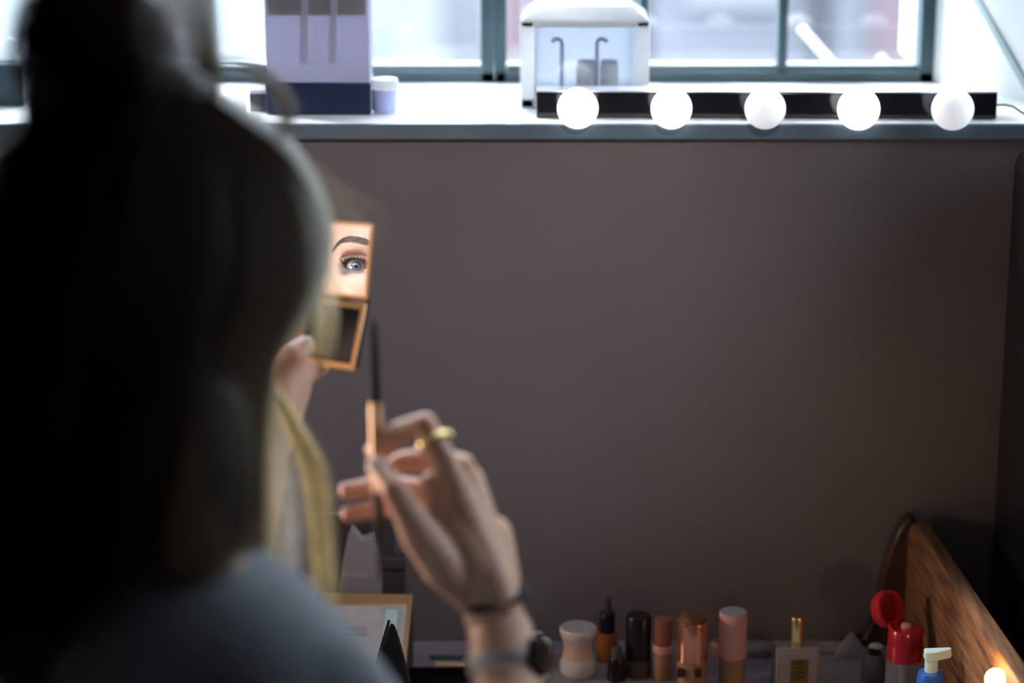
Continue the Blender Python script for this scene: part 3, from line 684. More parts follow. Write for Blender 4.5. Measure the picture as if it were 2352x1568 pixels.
# head frame
Fh = (Mp-E).normalized(); Uh = (CU-Fh*CU.dot(Fh)).normalized(); Rh = Fh.cross(Uh).normalized()
EC = Vector((.0315, .0675, 0))     # eyeball centre in head space (x = her right)
HO = E-(Rh*-.0315+Fh*.0795)
def HW(p): return HO+Rh*p[0]+Fh*p[1]+Uh*p[2]
def sst(a, b, x): t = np.clip((x-a)/(b-a), 0, 1); return t*t*(3-2*t)
def gs(u, v, cu, cv, su, sv): return np.exp(-((u-cu)/su)**2/2-((v-cv)/sv)**2/2)
def head_r(a, e):
    """radius in metres for azimuth a (0 forward, + her right) and elevation e"""
    sx_ = .0745*(1-.20*sst(0, 1.1, -e)); sy = .094+.006*sst(.5*PI, PI, np.abs(a)); sz = np.where(e > 0, .112, .120)
    dx = np.sin(a)*np.cos(e)/sx_; dy = np.cos(a)*np.cos(e)/sy; dz = np.sin(e)/sz
    pw = 2.3
    r = (np.abs(dx)**pw+np.abs(dy)**pw+np.abs(dz)**pw)**(-1/pw)
    u = a*86; v = e*92; au = np.abs(u)
    h = 0*u
    h += 5*gs(u, v, 0, -8, 6, 9)+15*gs(u, v, 0, -30, 7.5, 8)+8*gs(u, v, 0, -18, 6, 8)+5*gs(au, v, 11, -33, 5, 5)
    h -= 6.5*gs(au, v, 32, -1, 13, 9)
    h += 2.8*gs(au, v, 26, 22, 16, 7)
    h -= 1.8*gs(au, v, 30, 13, 13, 4)
    h += 3.5*gs(au, v, 38, -28, 13, 11)
    h += 4*gs(u, v, 0, -58, 17, 12)+4.5*gs(u, v, 0, -53, 13, 3.5)+5*gs(u, v, 0, -63, 11, 4)-2.5*gs(u, v, 0, -58, 15, 1.5)
    h += 7*gs(u, v, 0, -88, 13, 9)
    h -= 2.0*gs(au, v, 14, -2, 4, 7)
    return r+h/1000

SK = np.array([.66, .415, .30]); 
body = MB()
# limbs, torso, hands ---- a union of tapered forms, voxel-remeshed into one skin
sk = MB()
Hc = HO+Fh*-.015
neckb = P(400, 1270, 1.86)
sk.capsule(HW((0, -.02, -.06)), neckb+Vector((0, .01, .03)), .052, .056)
Rs = P(695, 1590, 1.83); Lsd = P(95, 1560, 2.02)
hip = Vector((neckb.x+.01, neckb.y-.06, .62))
ch = (neckb+hip)/2
for k in range(7):
    t = k/6; c = neckb.lerp(hip, .12+.88*t); wd = (.14, .145, .14, .12, .11, .125, .14)[k]
    d = (Rs-Lsd); d.z = 0; d.normalize()
    sk.ball(c, (wd, .085, .09), 24, B=Matrix((d, Vector((-d.y, d.x, 0)), Vector((0, 0, 1)))).transposed())
sk.capsule(neckb+Vector((0, 0, -.02)), Rs, .045, .045); sk.capsule(neckb+Vector((0, 0, -.02)), Lsd, .045, .045)
# right arm
Re = P(1050, 2010, 2.0); Rw = P(1138, 1420, 2.14)
sk.capsule(Rs, Re, .046, .038); sk.capsule(Re, P(1168, 1600, 2.11), .040, .0315); sk.capsule(P(1168, 1600, 2.11), P(1150, 1460, 2.135), .0315, .0295); sk.capsule(P(1150, 1460, 2.135), Rw, .0295, .0262)
sk.chain([(1135, 1420, 2.14, .0262), (1120, 1350, 2.135, .0262)])
sk.chain([(1138, 1400, 2.135, .023), (1085, 1290, 2.13, .026), (1030, 1180, 2.13, .024), (1000, 1120, 2.125, .016)])
mc = [(1022, 1062, 2.115, .0125), (1060, 1072, 2.145, .0125), (1083, 1098, 2.17, .0115), (1096, 1145, 2.19, .0105)]
for m_ in mc: sk.chain([(1140, 1370, 2.14+.5*(m_[2]-2.14), .021), ((1130+m_[0])/2+2, (1370+m_[1])/2, (2.14+m_[2])/2, .019), m_])
sk.chain([(1085, 1370, 2.13, .016), (1020, 1300, 2.115, .020), (965, 1225, 2.105, .0175), (935, 1175, 2.10, .0135), (905, 1125, 2.10, .0120)])   # thenar
sk.chain([(1150, 1330, 2.155, .018), (1130, 1230, 2.17, .019)])
fing = {
 'thumb': [(940, 1185, 2.10, .0135), (905, 1125, 2.10, .0118), (868, 1075, 2.118, .0098)],
 'index': [(1022, 1062, 2.115, .0125), (975, 975, 2.12, .0112), (915, 992, 2.135, .0098), (862, 1035, 2.150, .0085)],
 'middle': [(1060, 1072, 2.145, .0125), (985, 1055, 2.155, .0112), (925, 1060, 2.160, .0098), (872, 1092, 2.160, .0086)],
 'ring': [(1083, 1098, 2.17, .0115), (985, 1130, 2.205, .0108), (885, 1110, 2.21, .0096), (800, 1128, 2.205, .0084)],
 'pinky': [(1096, 1145, 2.19, .0105), (985, 1172, 2.215, .0098), (890, 1165, 2.215, .0088), (802, 1182, 2.205, .0076)],
}
for k, ch_ in fing.items(): sk.chain(ch_)
# left arm and hand
Le = P(455, 1760, 2.18); Lw = P(606, 1040, 2.31)
sk.capsule(Lsd, Le, .045, .038); sk.capsule(Le, Lw, .040, .0245)
sk.chain([(606, 1040, 2.31, .0245), (632, 960, 2.325, .026), (665, 885, 2.345, .022)])
sk.chain([(632, 960, 2.34, .022), (690, 858, 2.385, .014), (735, 822, 2.395, .0115), (770, 780, 2.395, .0098), (800, 745, 2.393, .0085)])
sk.chain([(632, 960, 2.35, .020), (670, 860, 2.395, .014), (715, 790, 2.41, .0115), (760, 745, 2.41, .0098), (792, 715, 2.40, .0085)])
sk.chain([(632, 960, 2.345, .018), (650, 880, 2.40, .013), (665, 800, 2.42, .0115), (700, 745, 2.425, .0098), (735, 710, 2.42, .0085)])
sk.chain([(632, 960, 2.335, .017), (620, 900, 2.39, .012), (610, 830, 2.41, .0105), (630, 775, 2.42, .009), (655, 740, 2.42, .0078)])
sk.chain([(628, 960, 2.315, .022), (650, 880, 2.325, .018), (660, 838, 2.322, .0135), (676, 816, 2.318, .0120), (700, 795, 2.326, .0100)])   # thumb
sk.chain([(645, 895, 2.335, .020), (695, 858, 2.350, .0135), (738, 842, 2.368, .0085)])
# legs
knR = hip+Vector((.12, .34, -.02)); knL = hip+Vector((-.16, .33, -.02))
for kn, s_ in ((knR, .09), (knL, -.09)):
    h0 = hip+Vector((s_, 0, -.02)); sk.capsule(h0, kn, .075, .05); sk.capsule(kn, Vector((kn.x, kn.y-.03, .10)), .048, .034)
    sk.capsule(Vector((kn.x, kn.y-.05, .045)), Vector((kn.x, kn.y+.11, .035)), .034, .028)
v, f = remeshed(sk, .0017, 7)
body.col = tuple(SK)
body.v = [tuple(x) for x in v]; body.f = f; body.m = [0]*len(f)
# warmer fingertips and knuckles
tips = [P(*c[-1][:3]) for c in fing.values()]+[P(700, 795, 2.326)]
cols = np.tile(SK, (len(v), 1))
for tp in tips+[P(*c[1][:3]) for c in fing.values()]:
    d = np.linalg.norm(v-np.array(tp), axis=1); k = np.exp(-(d/.014)**2)[:, None]*.45
    cols = cols*(1-k)+np.array([.66, .27, .20])*k
body.c = [tuple(x) for x in cols]
# finger nails
nails = []
def nail(tip, prev, out, r, rr=.0085):
    tip = Vector(tip); prev = Vector(prev); d = (tip-prev).normalized(); out = (out-d*out.dot(d)).normalized(); s = d.cross(out)
    B = Matrix((s, d, out)).transposed(); nb.ball(tip+out*(rr*.80)-d*.0005, (rr*.62, rr*.95, rr*.20), 16, B=B)
nb = body; nb.col = (.80, .56, .52); 
for k, ch_ in fing.items():
    out = {'thumb': (CR*-.3+CF*-1.0+CU*.4), 'index': CU*1+CR*-.7, 'middle': CU*1+CR*-.7, 'ring': CU*1+CR*-.2, 'pinky': CU*1+CR*-.1}[k]
    nail(P(*ch_[-1][:3]), P(*ch_[-2][:3]), out, .008, ch_[-1][3])
nail(P(700, 795, 2.326), P(676, 816, 2.318), CF*-1+CU*.5, .009, .0092)
# head shell
na, ne = 200, 150
A_ = np.linspace(-PI, PI, na, endpoint=False); E_ = np.linspace(-PI/2, PI/2, ne)
aa, ee = np.meshgrid(A_, E_); rr = head_r(aa, ee)
ac = math.atan2(EC.x, EC.y+.012)
for s_ in (-1, 1):
    du = (aa-s_*ac)*84; dvv = ee*84; dd = np.sqrt(du**2+dvv**2)
    rr = rr-.014*np.exp(-(du/12)**2/2-(dvv/8)**2/2)-.0008*(1-sst(28, 33, dd))
X_h = rr*np.sin(aa)*np.cos(ee); Y_h = rr*np.cos(aa)*np.cos(ee); Z_h = rr*np.sin(ee)
pts = [HW((x, y_, z)) for x, y_, z in zip(X_h.ravel(), Y_h.ravel(), Z_h.ravel())]
fs = [(i*na+k, i*na+(k+1) % na, (i+1)*na+(k+1) % na, (i+1)*na+k) for i in range(ne-1) for k in range(na)]
body.col = tuple(SK); o0 = len(body.v); body.add(pts, fs)
uu = aa.ravel()*86; vv = ee.ravel()*92
lipm = np.exp(-((np.abs(vv+58)/6.5)**4))*np.exp(-((uu/20)**4))
for i, k in enumerate(lipm):
    if k > .02: body.c[o0+i] = tuple(SK*(1-k)+np.array([.50, .16, .15])*k)
for s_ in (-1, 1):
    body.ball(HW((s_*.076, -.006, -.008)), (.006, .016, .030), 20, B=Matrix((Rh, Fh, Uh)).transposed())
# eye patches
def lid_curves(u):            # u outward positive, mm from the eye centre
    x = np.clip((u+.5)/14.5, -1, 1)
    up_ = 6.4*(1-np.abs(x)**2.3)**.75+.8*x; lo_c = -4.9*(1-np.abs(x)**2.0)**.8+.9*x
    return up_, lo_c
def brow_mid(u): return np.interp(u, [-20, -14, -6, 2, 8, 14, 20, 27, 32], [20.5, 22.5, 24.5, 26.0, 26.4, 25.2, 22.0, 17.0, 13])
def brow_hw(u): return np.interp(u, [-20, -14, 0, 8, 18, 27, 32], [2.0, 3.3, 3.4, 3.0, 2.4, 1.3, .5])
Reye = .0120
nth = 220; rings = [0, .012, .025, .045, .07, .10, .13, .16, .19, .22, .25, .28, .31, .34, .37, .40, .43, .46, .49, .52, .55, .58, .61, .64, .67, .70, .73, .76, .79, .82, .85, .88, .91, .94, .97, 1.0]
def patch(s_):
    th = np.linspace(0, 2*PI, nth, endpoint=False); bu = []; bv = []
    for t in th:
        u = -.5+14.5*math.cos(t)*(1-1e-4); a_, b_ = lid_curves(np.array(u)); bu.append(u); bv.append(float(a_ if math.sin(t) >= 0 else b_))
    bu = np.array(bu); bv = np.array(bv); Ou = 34*np.cos(th); Ov = 34*np.sin(th)
    allv = []; allc = []
    eb = np.array([s_*EC.x, EC.y, 0])
    def place(U, V, mode):
        a = s_*(ac+U/84/1000*1000); e = V/84; 
        d = np.stack([np.sin(a)*np.cos(e), np.cos(a)*np.cos(e), np.sin(e)], 1)
        rb = head_r(a, e)
        b_ = d @ eb
        R = Reye+.0014; disc = b_**2-(eb @ eb-R*R); rl = np.where(disc > 0, b_+np.sqrt(np.maximum(disc, 0)), b_-.004*np.clip(-disc*8e3, 0, 2))
        if mode == 'in':
            R = Reye+.0001; disc = b_**2-(eb @ eb-R*R); rr_ = b_+np.sqrt(np.maximum(disc, 0)); return d, rr_
        k = .0018; h = np.clip(.5+.5*(rl-rb)/k, 0, 1); r_ = rb*(1-h)+rl*h+k*h*(1-h)
        return d, r_
    d, r_ = place(bu, bv, 'in'); allv.append(d*r_[:, None]); allc.append(np.tile(np.array([.50, .24, .21]), (nth, 1)))
    for q in rings:
        q2 = q**1.15
        U = bu*(1-q2)+Ou*q2; V = bv*(1-q2)+Ov*q2
        d, r_ = place(U, V, 'out')
        # crease above the eye
        upc = 6.4*np.sqrt(np.clip(1-((U+.5)/19)**2, 0, 1))+5.2+.03*U
        mask = sst(-19, -11, U)*(1-sst(12, 20, U))*(V > 2)
        r_ = r_-.0022*mask*np.exp(-((V-upc)/1.5)**2)+.0006*mask*np.exp(-((V-upc-4)/2.5)**2)
        # lower lid fold
        r_ = r_-.0005*np.exp(-((V+9.5+.01*U*U)/1.2)**2)*(np.abs(U) < 14)
        r_ = r_-.0006*sst(.93, 1, q)
        # pigment and painted lid highlight
        c = np.tile(SK, (nth, 1))*np.array([1.04, 1.04, 1.05])
        c = np.clip(c, 0, 1)
        def mixc(c, col, k): k = np.clip(k, 0, 1)[:, None]; return c*(1-k)+np.array(col)*k
        c = mixc(c, (.34, .15, .125), .85*np.exp(-((V-13.5-.04*U)/5.0)**2)*np.exp(-((U-1)/15)**4)*(V > 0))
        c = mixc(c, (.22, .085, .075), .65*np.exp(-((V-upc-.3)/2.0)**2)*mask)
        c = mixc(c, (.74, .52, .40), .75*np.exp(-((V-9.3)/1.9)**2)*np.exp(-((U+1)/9)**4))  # lid highlight, painted as a paler band
        c = mixc(c, (.055, .055, .065), .97*np.exp(-((U-15.5)/7.0)**2-((V-1.0)/6.8)**2))
        c = mixc(c, (.07, .06, .065), .9*np.exp(-((U-12)/6.5)**2-((V+6.5)/3.0)**2))
        c = mixc(c, (.22, .13, .16), .60*np.exp(-((V+6.8)/1.7)**2)*np.exp(-((U)/14)**4))
        line = np.exp(-((q2*34)/1.1)**2)
        c = mixc(c, (.02, .018, .022), .95*line*((bv > -1) | (bu > 6)))
        c = mixc(c, (.30, .12, .12), .5*line*((bv <= -1) & (bu <= 6)))
        bd = np.abs(V-brow_mid(U))/np.maximum(brow_hw(U), .3)
        c = mixc(c, (.13, .075, .070), .72*np.exp(-bd**4)*sst(-21, -16, U)*(1-sst(28, 31, U)))
        allv.append(d*r_[:, None]); allc.append(c)
    V_ = np.concatenate(allv); C_ = np.concatenate(allc); n_r = len(allv)
    o = len(body.v); body.v += [tuple(HW(p)) for p in V_]; body.c += [tuple(x) for x in C_]
    for i in range(n_r-1):
        for k in range(nth):
            q = (o+i*nth+k, o+i*nth+(k+1) % nth, o+(i+1)*nth+(k+1) % nth, o+(i+1)*nth+k)
            body.f.append(q if s_ < 0 else q[::-1]); body.m.append(0)
    def surf(U, V, lift=0):
        d, r_ = place(np.array([U]), np.array([V]), 'out'); return HW(d[0]*(r_[0]+lift))
    return surf
surfL = patch(-1); surfR = patch(1)
# eyeballs, iris pigment in rings
def eyeball(s_):
    c = HW((s_*EC.x, EC.y, 0)); gz = (Mp-c).normalized(); gz = (gz+Rh*.0).normalized()
    X = gz.orthogonal().normalized(); Y = gz.cross(X); nt_ = 96
    angs = [0, .02, .06, .10, .14, .165, .175, .20, .24, .28, .32, .36, .40, .44, .465, .485, .51, .55, .6, .7, .85, 1.0, 1.2, 1.5, 2.0, 2.6, 3.1]
    vs = []; cs = []
    for t in angs:
        for k in range(nt_):
            a = 2*PI*k/nt_; R = Reye+(.0006*max(0, math.cos(t/.5*PI/2)) if t < .5 else 0)
            vs.append(c+(gz*math.cos(t)+(X*math.cos(a)+Y*math.sin(a))*math.sin(t))*R)
            j = .82+.36*random.Random(k*7+3).random()
            if t <= .17: col = (.006, .006, .008)
            elif t < .46:
                w_ = (t-.17)/.29; base = np.array([.08, .13, .165])*(1-w_)+np.array([.10, .17, .225])*w_
                if w_ < .25: base = np.array([.15, .18, .19])
                col = tuple(base*j)
            elif t < .50: col = (.035, .055, .08)
            else: col = (.46, .45, .50) if t < .62 else (.46, .40, .42)
            cs.append(col)
    o = len(body.v); body.v += [tuple(p) for p in vs]; body.c += cs
    for i in range(len(angs)-1):
        for k in range(nt_):
            body.f.append((o+i*nt_+k, o+(i+1)*nt_+k, o+(i+1)*nt_+(k+1) % nt_, o+i*nt_+(k+1) % nt_)); body.m.append(1)
eyeball(-1); eyeball(1)
eyem = mat('moist_eye', (.5, .5, .5), .04, attr=True, spec=.8, coat=.8)
person = body.build('person', [M['skin'], eyem])
tag(person, 'blonde woman seen from behind in a grey sweater, doing her makeup in a compact', 'person')

# lashes and brows
def lashes(surf, s_):
    lash = MB(); side = Rh*s_
    for k in range(70):
        t = k/69; u = -12.6+26*t; a_, b_ = lid_curves(np.array(u)); root = surf(u, float(a_)+.1, .0001)
        L_ = .0060+.0028*t; fan = (t-.42)*1.5
        tip = root+Fh*L_*.75+Uh*L_*.80+side*L_*fan*.8+Vector((random.gauss(0, .0004), random.gauss(0, .0004), random.gauss(0, .0004)))
        mid = root+Fh*L_*.62+Uh*L_*.10+side*L_*fan*.35
        pts = [root*(1-q)**2+mid*2*q*(1-q)+tip*q*q for q in (0, .2, .4, .6, .8, 1)]
        lash.tube(pts, [.00026, .00026, .00023, .00018, .00012, .00005], 5)
    for k in range(34):
        t = k/33; u = -9+22*t; a_, b_ = lid_curves(np.array(u)); root = surf(u, float(b_)-.1, .0001)
        L_ = .0034+.001*t; fan = (t-.45)*1.3
        tip = root+Fh*L_*.6-Uh*L_*.8+side*L_*fan
        mid = root+Fh*L_*.5-Uh*L_*.2
        pts = [root*(1-q)**2+mid*2*q*(1-q)+tip*q*q for q in (0, .3, .6, 1)]
        lash.tube(pts, [.00012, .0001, .00008, .00003], 5)
    lash.build('eyelashes', M['lash'], person)
lashes(surfL, -1); lashes(surfR, 1)
for surf in (surfL, surfR):
    brw = MB()
    for k in range(560):
        u = random.uniform(-19, 28); q = random.uniform(-1, 1); v0 = float(brow_mid(u))+q*float(brow_hw(u))
        du_ = 2.6+.8*random.random(); dv_ = (2.2*(1-(u+19)/26) if u < 7 else -.9)-q*.8+random.gauss(0, .3)
        pp = [surf(u+du_*s, v0+dv_*s, .0002+.0005*math.sin(PI*s)) for s in (0, .5, 1)]
        brw.tube(pp, [.00012, .0001, .00004], 4)
    brw.build('eyebrows', M['brow'], person)

# sweater and trousers
sw = MB()
sw.capsule(neckb+Vector((0, 0, -.022)), neckb+Vector((0, 0, -.07)), .064, .09)
for k in range(7):
    t = k/6; c = neckb.lerp(hip, .14+.88*t); wd = (.158, .165, .158, .14, .135, .145, .155)[k]
    d = (Rs-Lsd); d.z = 0; d.normalize()
    sw.ball(c, (wd, .108, .10), 28, B=Matrix((d, Vector((-d.y, d.x, 0)), Vector((0, 0, 1)))).transposed())
sw.capsule(neckb+Vector((.0, 0, -.03)), Rs, .054, .060); sw.capsule(neckb+Vector((0, 0, -.018)), Lsd, .058, .060)
sw.capsule(Rs, Re, .062, .054); sw.capsule(Re, Re.lerp(P(1165, 1600, 2.11), .55), .052, .046)
sw.capsule(Lsd, Le, .062, .052); sw.capsule(Le, Le.lerp(Lw, .5), .050, .042)
v, f = remeshed(sw, .004, 8)
s2 = MB(); s2.v = [tuple(x) for x in v]; s2.f = f; s2.c = [None]*len(v); s2.m = [0]*len(f)
o = s2.build('sweater', M['sweater'], person); o['label'] = 'grey blue knitted sweater'
tr = MB()
tr.ball(hip+Vector((0, 0, -.0)), (.165, .125, .11), 28)
for kn, s_ in ((knR, .09), (knL, -.09)):
    h0 = hip+Vector((s_, 0, -.02)); tr.capsule(h0, kn, .088, .064); tr.capsule(kn, Vector((kn.x, kn.y-.03, .12)), .060, .048)
v, f = remeshed(tr, .005, 6)
s2 = MB(); s2.v = [tuple(x) for x in v]; s2.f = f; s2.c = [None]*len(v); s2.m = [0]*len(f)
s2.build('trousers', M['trousers'], person)
stl = thing('stool', 'round black stool the woman sits on', 'stool', (hip.x, hip.y-.02, 0))
sz_ = hip.z-.118
MB().lathe([(.15, sz_-.04), (.165, sz_-.03), (.165, sz_-.008), (.15, sz_), (1e-6, sz_)], 40).build('seat', M['black'], stl)
for k in range(4):
    a = PI/4+k*PI/2; MB().tube([(.12*math.cos(a), .12*math.sin(a), sz_-.035), (.18*math.cos(a), .18*math.sin(a), 0)], .012, 12).build('leg', M['chrome'], stl)

# ring, hair tie and watch
def torus(c, axis, R, r, n=48, m=12, sx=1, mb=None):
    mb = mb or MB(); q = Vector(axis).normalized().to_track_quat('Z', 'Y').to_matrix(); vs = []; fs = []
    for i in range(n):
        a = 2*PI*i/n
        for k in range(m):
            b_ = 2*PI*k/m; p = Vector(((R+r*math.cos(b_))*math.cos(a)*sx, (R+r*math.cos(b_))*math.sin(a), r*math.sin(b_))); vs.append(Vector(c)+q @ p)
    for i in range(n):
        for k in range(m): fs.append((i*m+k, ((i+1) % n)*m+k, ((i+1) % n)*m+(k+1) % m, i*m+(k+1) % m))
    mb.add(vs, fs); return mb
i0 = P(1022, 1062, 2.115); i1 = P(975, 975, 2.12)
rc = i0.lerp(i1, .60)
rg = thing('finger_ring', 'gold ring with a raised setting on the right index finger', 'ring', tuple(rc))
torus((0, 0, 0), i1-i0, .0130, .0024).build('band', M['yellowgold'], rg)
MB().ball((CR*1.0+CU*.35).normalized()*.0138, (.005, .004, .0035), 16).build('ring_setting', M['yellowgold'], rg)
tc_ = P(1134, 1374, 2.14); ax_ = (P(1122, 1300, 2.14)-P(1140, 1450, 2.13)).normalized(); ax_ = (ax_+CF*-.30+CR*-.10).normalized()
ht = torus((0, 0, 0), ax_, .0285, .0042).build('hair_tie', M['blacksoft'], loc=tuple(tc_)); tag(ht, 'dark elastic hair tie worn around the right wrist above the watch', 'hair tie')
wc = P(1158, 1518, 2.125); wax = (P(1150, 1460, 2.13)-P(1165, 1580, 2.115)).normalized(); wax = (wax+CF*-.22).normalized()
wt = thing('wrist_watch', 'steel mesh wrist watch with dark case on the right wrist', 'watch', tuple(wc))
q = wax.to_track_quat('Z', 'Y').to_matrix().to_4x4()
MB().lathe([(.0310, -.010), (.0330, -.0095), (.0335, 0), (.0330, .0095), (.0310, .010), (.0305, 0), (.0310, -.010)], 56, X=q).build('watch_strap', M['watch'], wt)
cd = (CR*.92-CF*.35); cd = (cd-wax*cd.dot(wax)).normalized(); Bq = cd.to_track_quat('Z', 'Y').to_matrix().to_4x4()
MB().lathe([(.0175, 0), (.0185, .002), (.0185, .008), (.0165, .010), (1e-6, .010)], 40, X=Matrix.Translation(cd*.029) @ Bq).build('watch_case', M['watchface'], wt)
MB().lathe([(1e-6, .0102), (.0155, .0102)], 40, X=Matrix.Translation(cd*.029) @ Bq).build('watch_dial', M['black'], wt)

# ------------------------------------------------------------------ hair
camB = Matrix((CR, CU, CF)).transposed()
headB = Matrix((Rh, Fh, Uh)).transposed()
hm = MB()
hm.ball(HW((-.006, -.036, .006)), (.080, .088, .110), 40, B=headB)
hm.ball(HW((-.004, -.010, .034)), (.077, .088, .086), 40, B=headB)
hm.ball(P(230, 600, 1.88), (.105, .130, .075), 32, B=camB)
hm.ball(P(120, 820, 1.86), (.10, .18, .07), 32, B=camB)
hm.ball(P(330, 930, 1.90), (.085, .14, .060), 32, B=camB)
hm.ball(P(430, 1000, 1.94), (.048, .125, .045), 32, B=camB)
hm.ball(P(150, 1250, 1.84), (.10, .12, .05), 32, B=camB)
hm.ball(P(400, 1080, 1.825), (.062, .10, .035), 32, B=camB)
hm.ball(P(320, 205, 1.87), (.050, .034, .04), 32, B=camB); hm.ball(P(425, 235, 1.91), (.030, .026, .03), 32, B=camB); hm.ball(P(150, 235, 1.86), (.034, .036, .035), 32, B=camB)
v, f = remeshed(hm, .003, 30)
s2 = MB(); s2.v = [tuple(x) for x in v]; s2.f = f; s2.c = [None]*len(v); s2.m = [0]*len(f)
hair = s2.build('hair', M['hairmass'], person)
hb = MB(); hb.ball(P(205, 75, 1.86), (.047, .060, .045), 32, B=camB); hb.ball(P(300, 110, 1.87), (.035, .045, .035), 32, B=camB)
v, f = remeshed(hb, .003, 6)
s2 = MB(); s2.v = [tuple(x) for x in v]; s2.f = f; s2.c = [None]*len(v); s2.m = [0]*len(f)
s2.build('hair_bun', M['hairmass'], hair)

DARK = np.array([.035, .022, .013]); MID = np.array([.26, .19, .115]); BLOND = np.array([.86, .78, .54]); PALE = np.array([.92, .94, .92])  # back shade and window rim light are put into these hair colours
def catmull(g, n):
    g = np.array(g, float); m = len(g); g2 = np.vstack([2*g[0]-g[1], g, 2*g[-1]-g[-2]]); out = []
    for t in np.linspace(0, m-1-1e-6, n):
        i = int(t); u = t-i; p0, p1, p2, p3 = g2[i:i+4]
        out.append(.5*((2*p1)+(-p0+p2)*u+(2*p0-5*p1+4*p2-p3)*u*u+(-p0+3*p1-3*p2+p3)*u**3))
    return np.array(out)
def strands(name, guides, count, jit, cols, rad=.00016, K=22, wave=.002, parent=None, taper=True, seed=1):
    """guides: list of polylines of (px,py,Z); strands interpolate between neighbouring guides"""
    r = np.random.default_rng(seed)
    G_ = np.array([catmull([tuple(p) if isinstance(p, Vector) else tuple(P(*p)) for p in g], K) for g in guides])
    t = r.random(count)*(len(guides)-1); i = np.minimum(t.astype(int), max(len(guides)-2, 0)); u = (t-i)[:, None, None]
    S = G_[i]*(1-u)+G_[np.minimum(i+1, len(guides)-1)]*u if len(guides) > 1 else np.repeat(G_, count, 0)
    k = np.linspace(0, 1, K)
    j = np.array(jit)
    off = r.normal(size=(count, 1, 3))*(j[0]+(j[1]-j[0])*k)[None, :, None]
    ph = r.random((count, 1))*2*PI; fq = 1.5+2.5*r.random((count, 1)); am = wave*r.random((count, 1))*k[None, :]
    clump = r.integers(0, 60, count); cph = r.random(60)*2*PI; cof = r.normal(size=(60, 3))*j[1]*.8
    S = S+off+cof[clump][:, None, :]*k[None, :, None]
    S = S+(am*np.sin(fq*PI*k[None, :]+ph+cph[clump][:, None]))[..., None]*np.array(CR)+(am*np.cos(fq*PI*k[None, :]+ph))[..., None]*np.array(CF)
    T = np.gradient(S, axis=1); T /= np.linalg.norm(T, axis=2, keepdims=True)+1e-9
    ref = np.array(CF); A = np.cross(T, ref); A /= np.linalg.norm(A, axis=2, keepdims=True)+1e-9; B = np.cross(T, A)
    rd = rad*(1-.75*k**3 if taper else np.ones(K)); V = []
    for q in range(3):
        a = 2*PI*q/3; V.append(S+(A*math.cos(a)+B*math.sin(a))*rd[None, :, None])
    V = np.stack(V, 2).reshape(-1, 3)
    base = (np.arange(count)*K*3)[:, None, None]; ki = (np.arange(K-1)*3)[None, :, None]; q = np.arange(3)[None, None, :]; q1 = (q+1) % 3
    F = np.stack([base+ki+q, base+ki+q1, base+ki+3+q1, base+ki+3+q], -1).reshape(-1, 4)
    me = bpy.data.meshes.new(name); me.vertices.add(len(V)); me.vertices.foreach_set('co', V.ravel())
    me.loops.add(len(F)*4); me.loops.foreach_set('vertex_index', F.ravel().astype(np.int32))
    me.polygons.add(len(F)); me.polygons.foreach_set('loop_start', np.arange(len(F), dtype=np.int32)*4)
    try: me.polygons.foreach_set('loop_total', np.full(len(F), 4, dtype=np.int32))
    except Exception: pass
    me.update(calc_edges=True); me.validate()
    c0, c1 = np.array(cols[0]), np.array(cols[1]); sh = .7+.6*r.random((count, 1, 1))
    cc_ = (c0+(c1-c0)*k[None, :, None])*sh; cc_ = np.repeat(np.clip(cc_, 0, 1), 3, axis=1).reshape(-1, 3)
    at = me.color_attributes.new('Col', 'FLOAT_COLOR', 'POINT'); at.data.foreach_set('color', np.hstack([cc_, np.ones((len(cc_), 1))]).ravel())
    me.polygons.foreach_set('use_smooth', [True]*len(me.polygons)); me.materials.append(M['hair'])
    o = bpy.data.objects.new(name, me); C.objects.link(o); o.parent = parent or hair
    return o
# sheet over crown and down, left to right
cr = [(300, 235, 1.80), (330, 225, 1.82), (380, 225, 1.84), (440, 240, 1.87), (490, 262, 1.90), (520, 270, 1.94)]
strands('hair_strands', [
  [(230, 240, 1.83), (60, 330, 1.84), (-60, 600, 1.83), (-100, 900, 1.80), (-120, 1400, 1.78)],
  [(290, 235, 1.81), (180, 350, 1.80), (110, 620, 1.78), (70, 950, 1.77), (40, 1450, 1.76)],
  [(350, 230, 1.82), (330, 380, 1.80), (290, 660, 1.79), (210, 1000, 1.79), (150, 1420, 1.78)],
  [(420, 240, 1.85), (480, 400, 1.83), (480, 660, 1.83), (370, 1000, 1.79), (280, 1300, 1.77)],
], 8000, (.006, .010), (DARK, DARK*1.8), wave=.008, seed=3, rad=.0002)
strands('front_hair', [
  [(430, 245, 1.86), (520, 400, 1.86), (560, 640, 1.85), (450, 950, 1.80), (380, 1290, 1.77)],
  [(460, 250, 1.88), (600, 390, 1.90), (650, 620, 1.90), (540, 900, 1.84), (490, 1330, 1.79)],
  [(490, 262, 1.91), (660, 390, 1.95), (705, 600, 1.96), (605, 860, 1.94), (590, 1345, 1.86)],
], 3600, (.004, .0035), (DARK*1.2, MID), wave=.004, seed=4, rad=.0002)
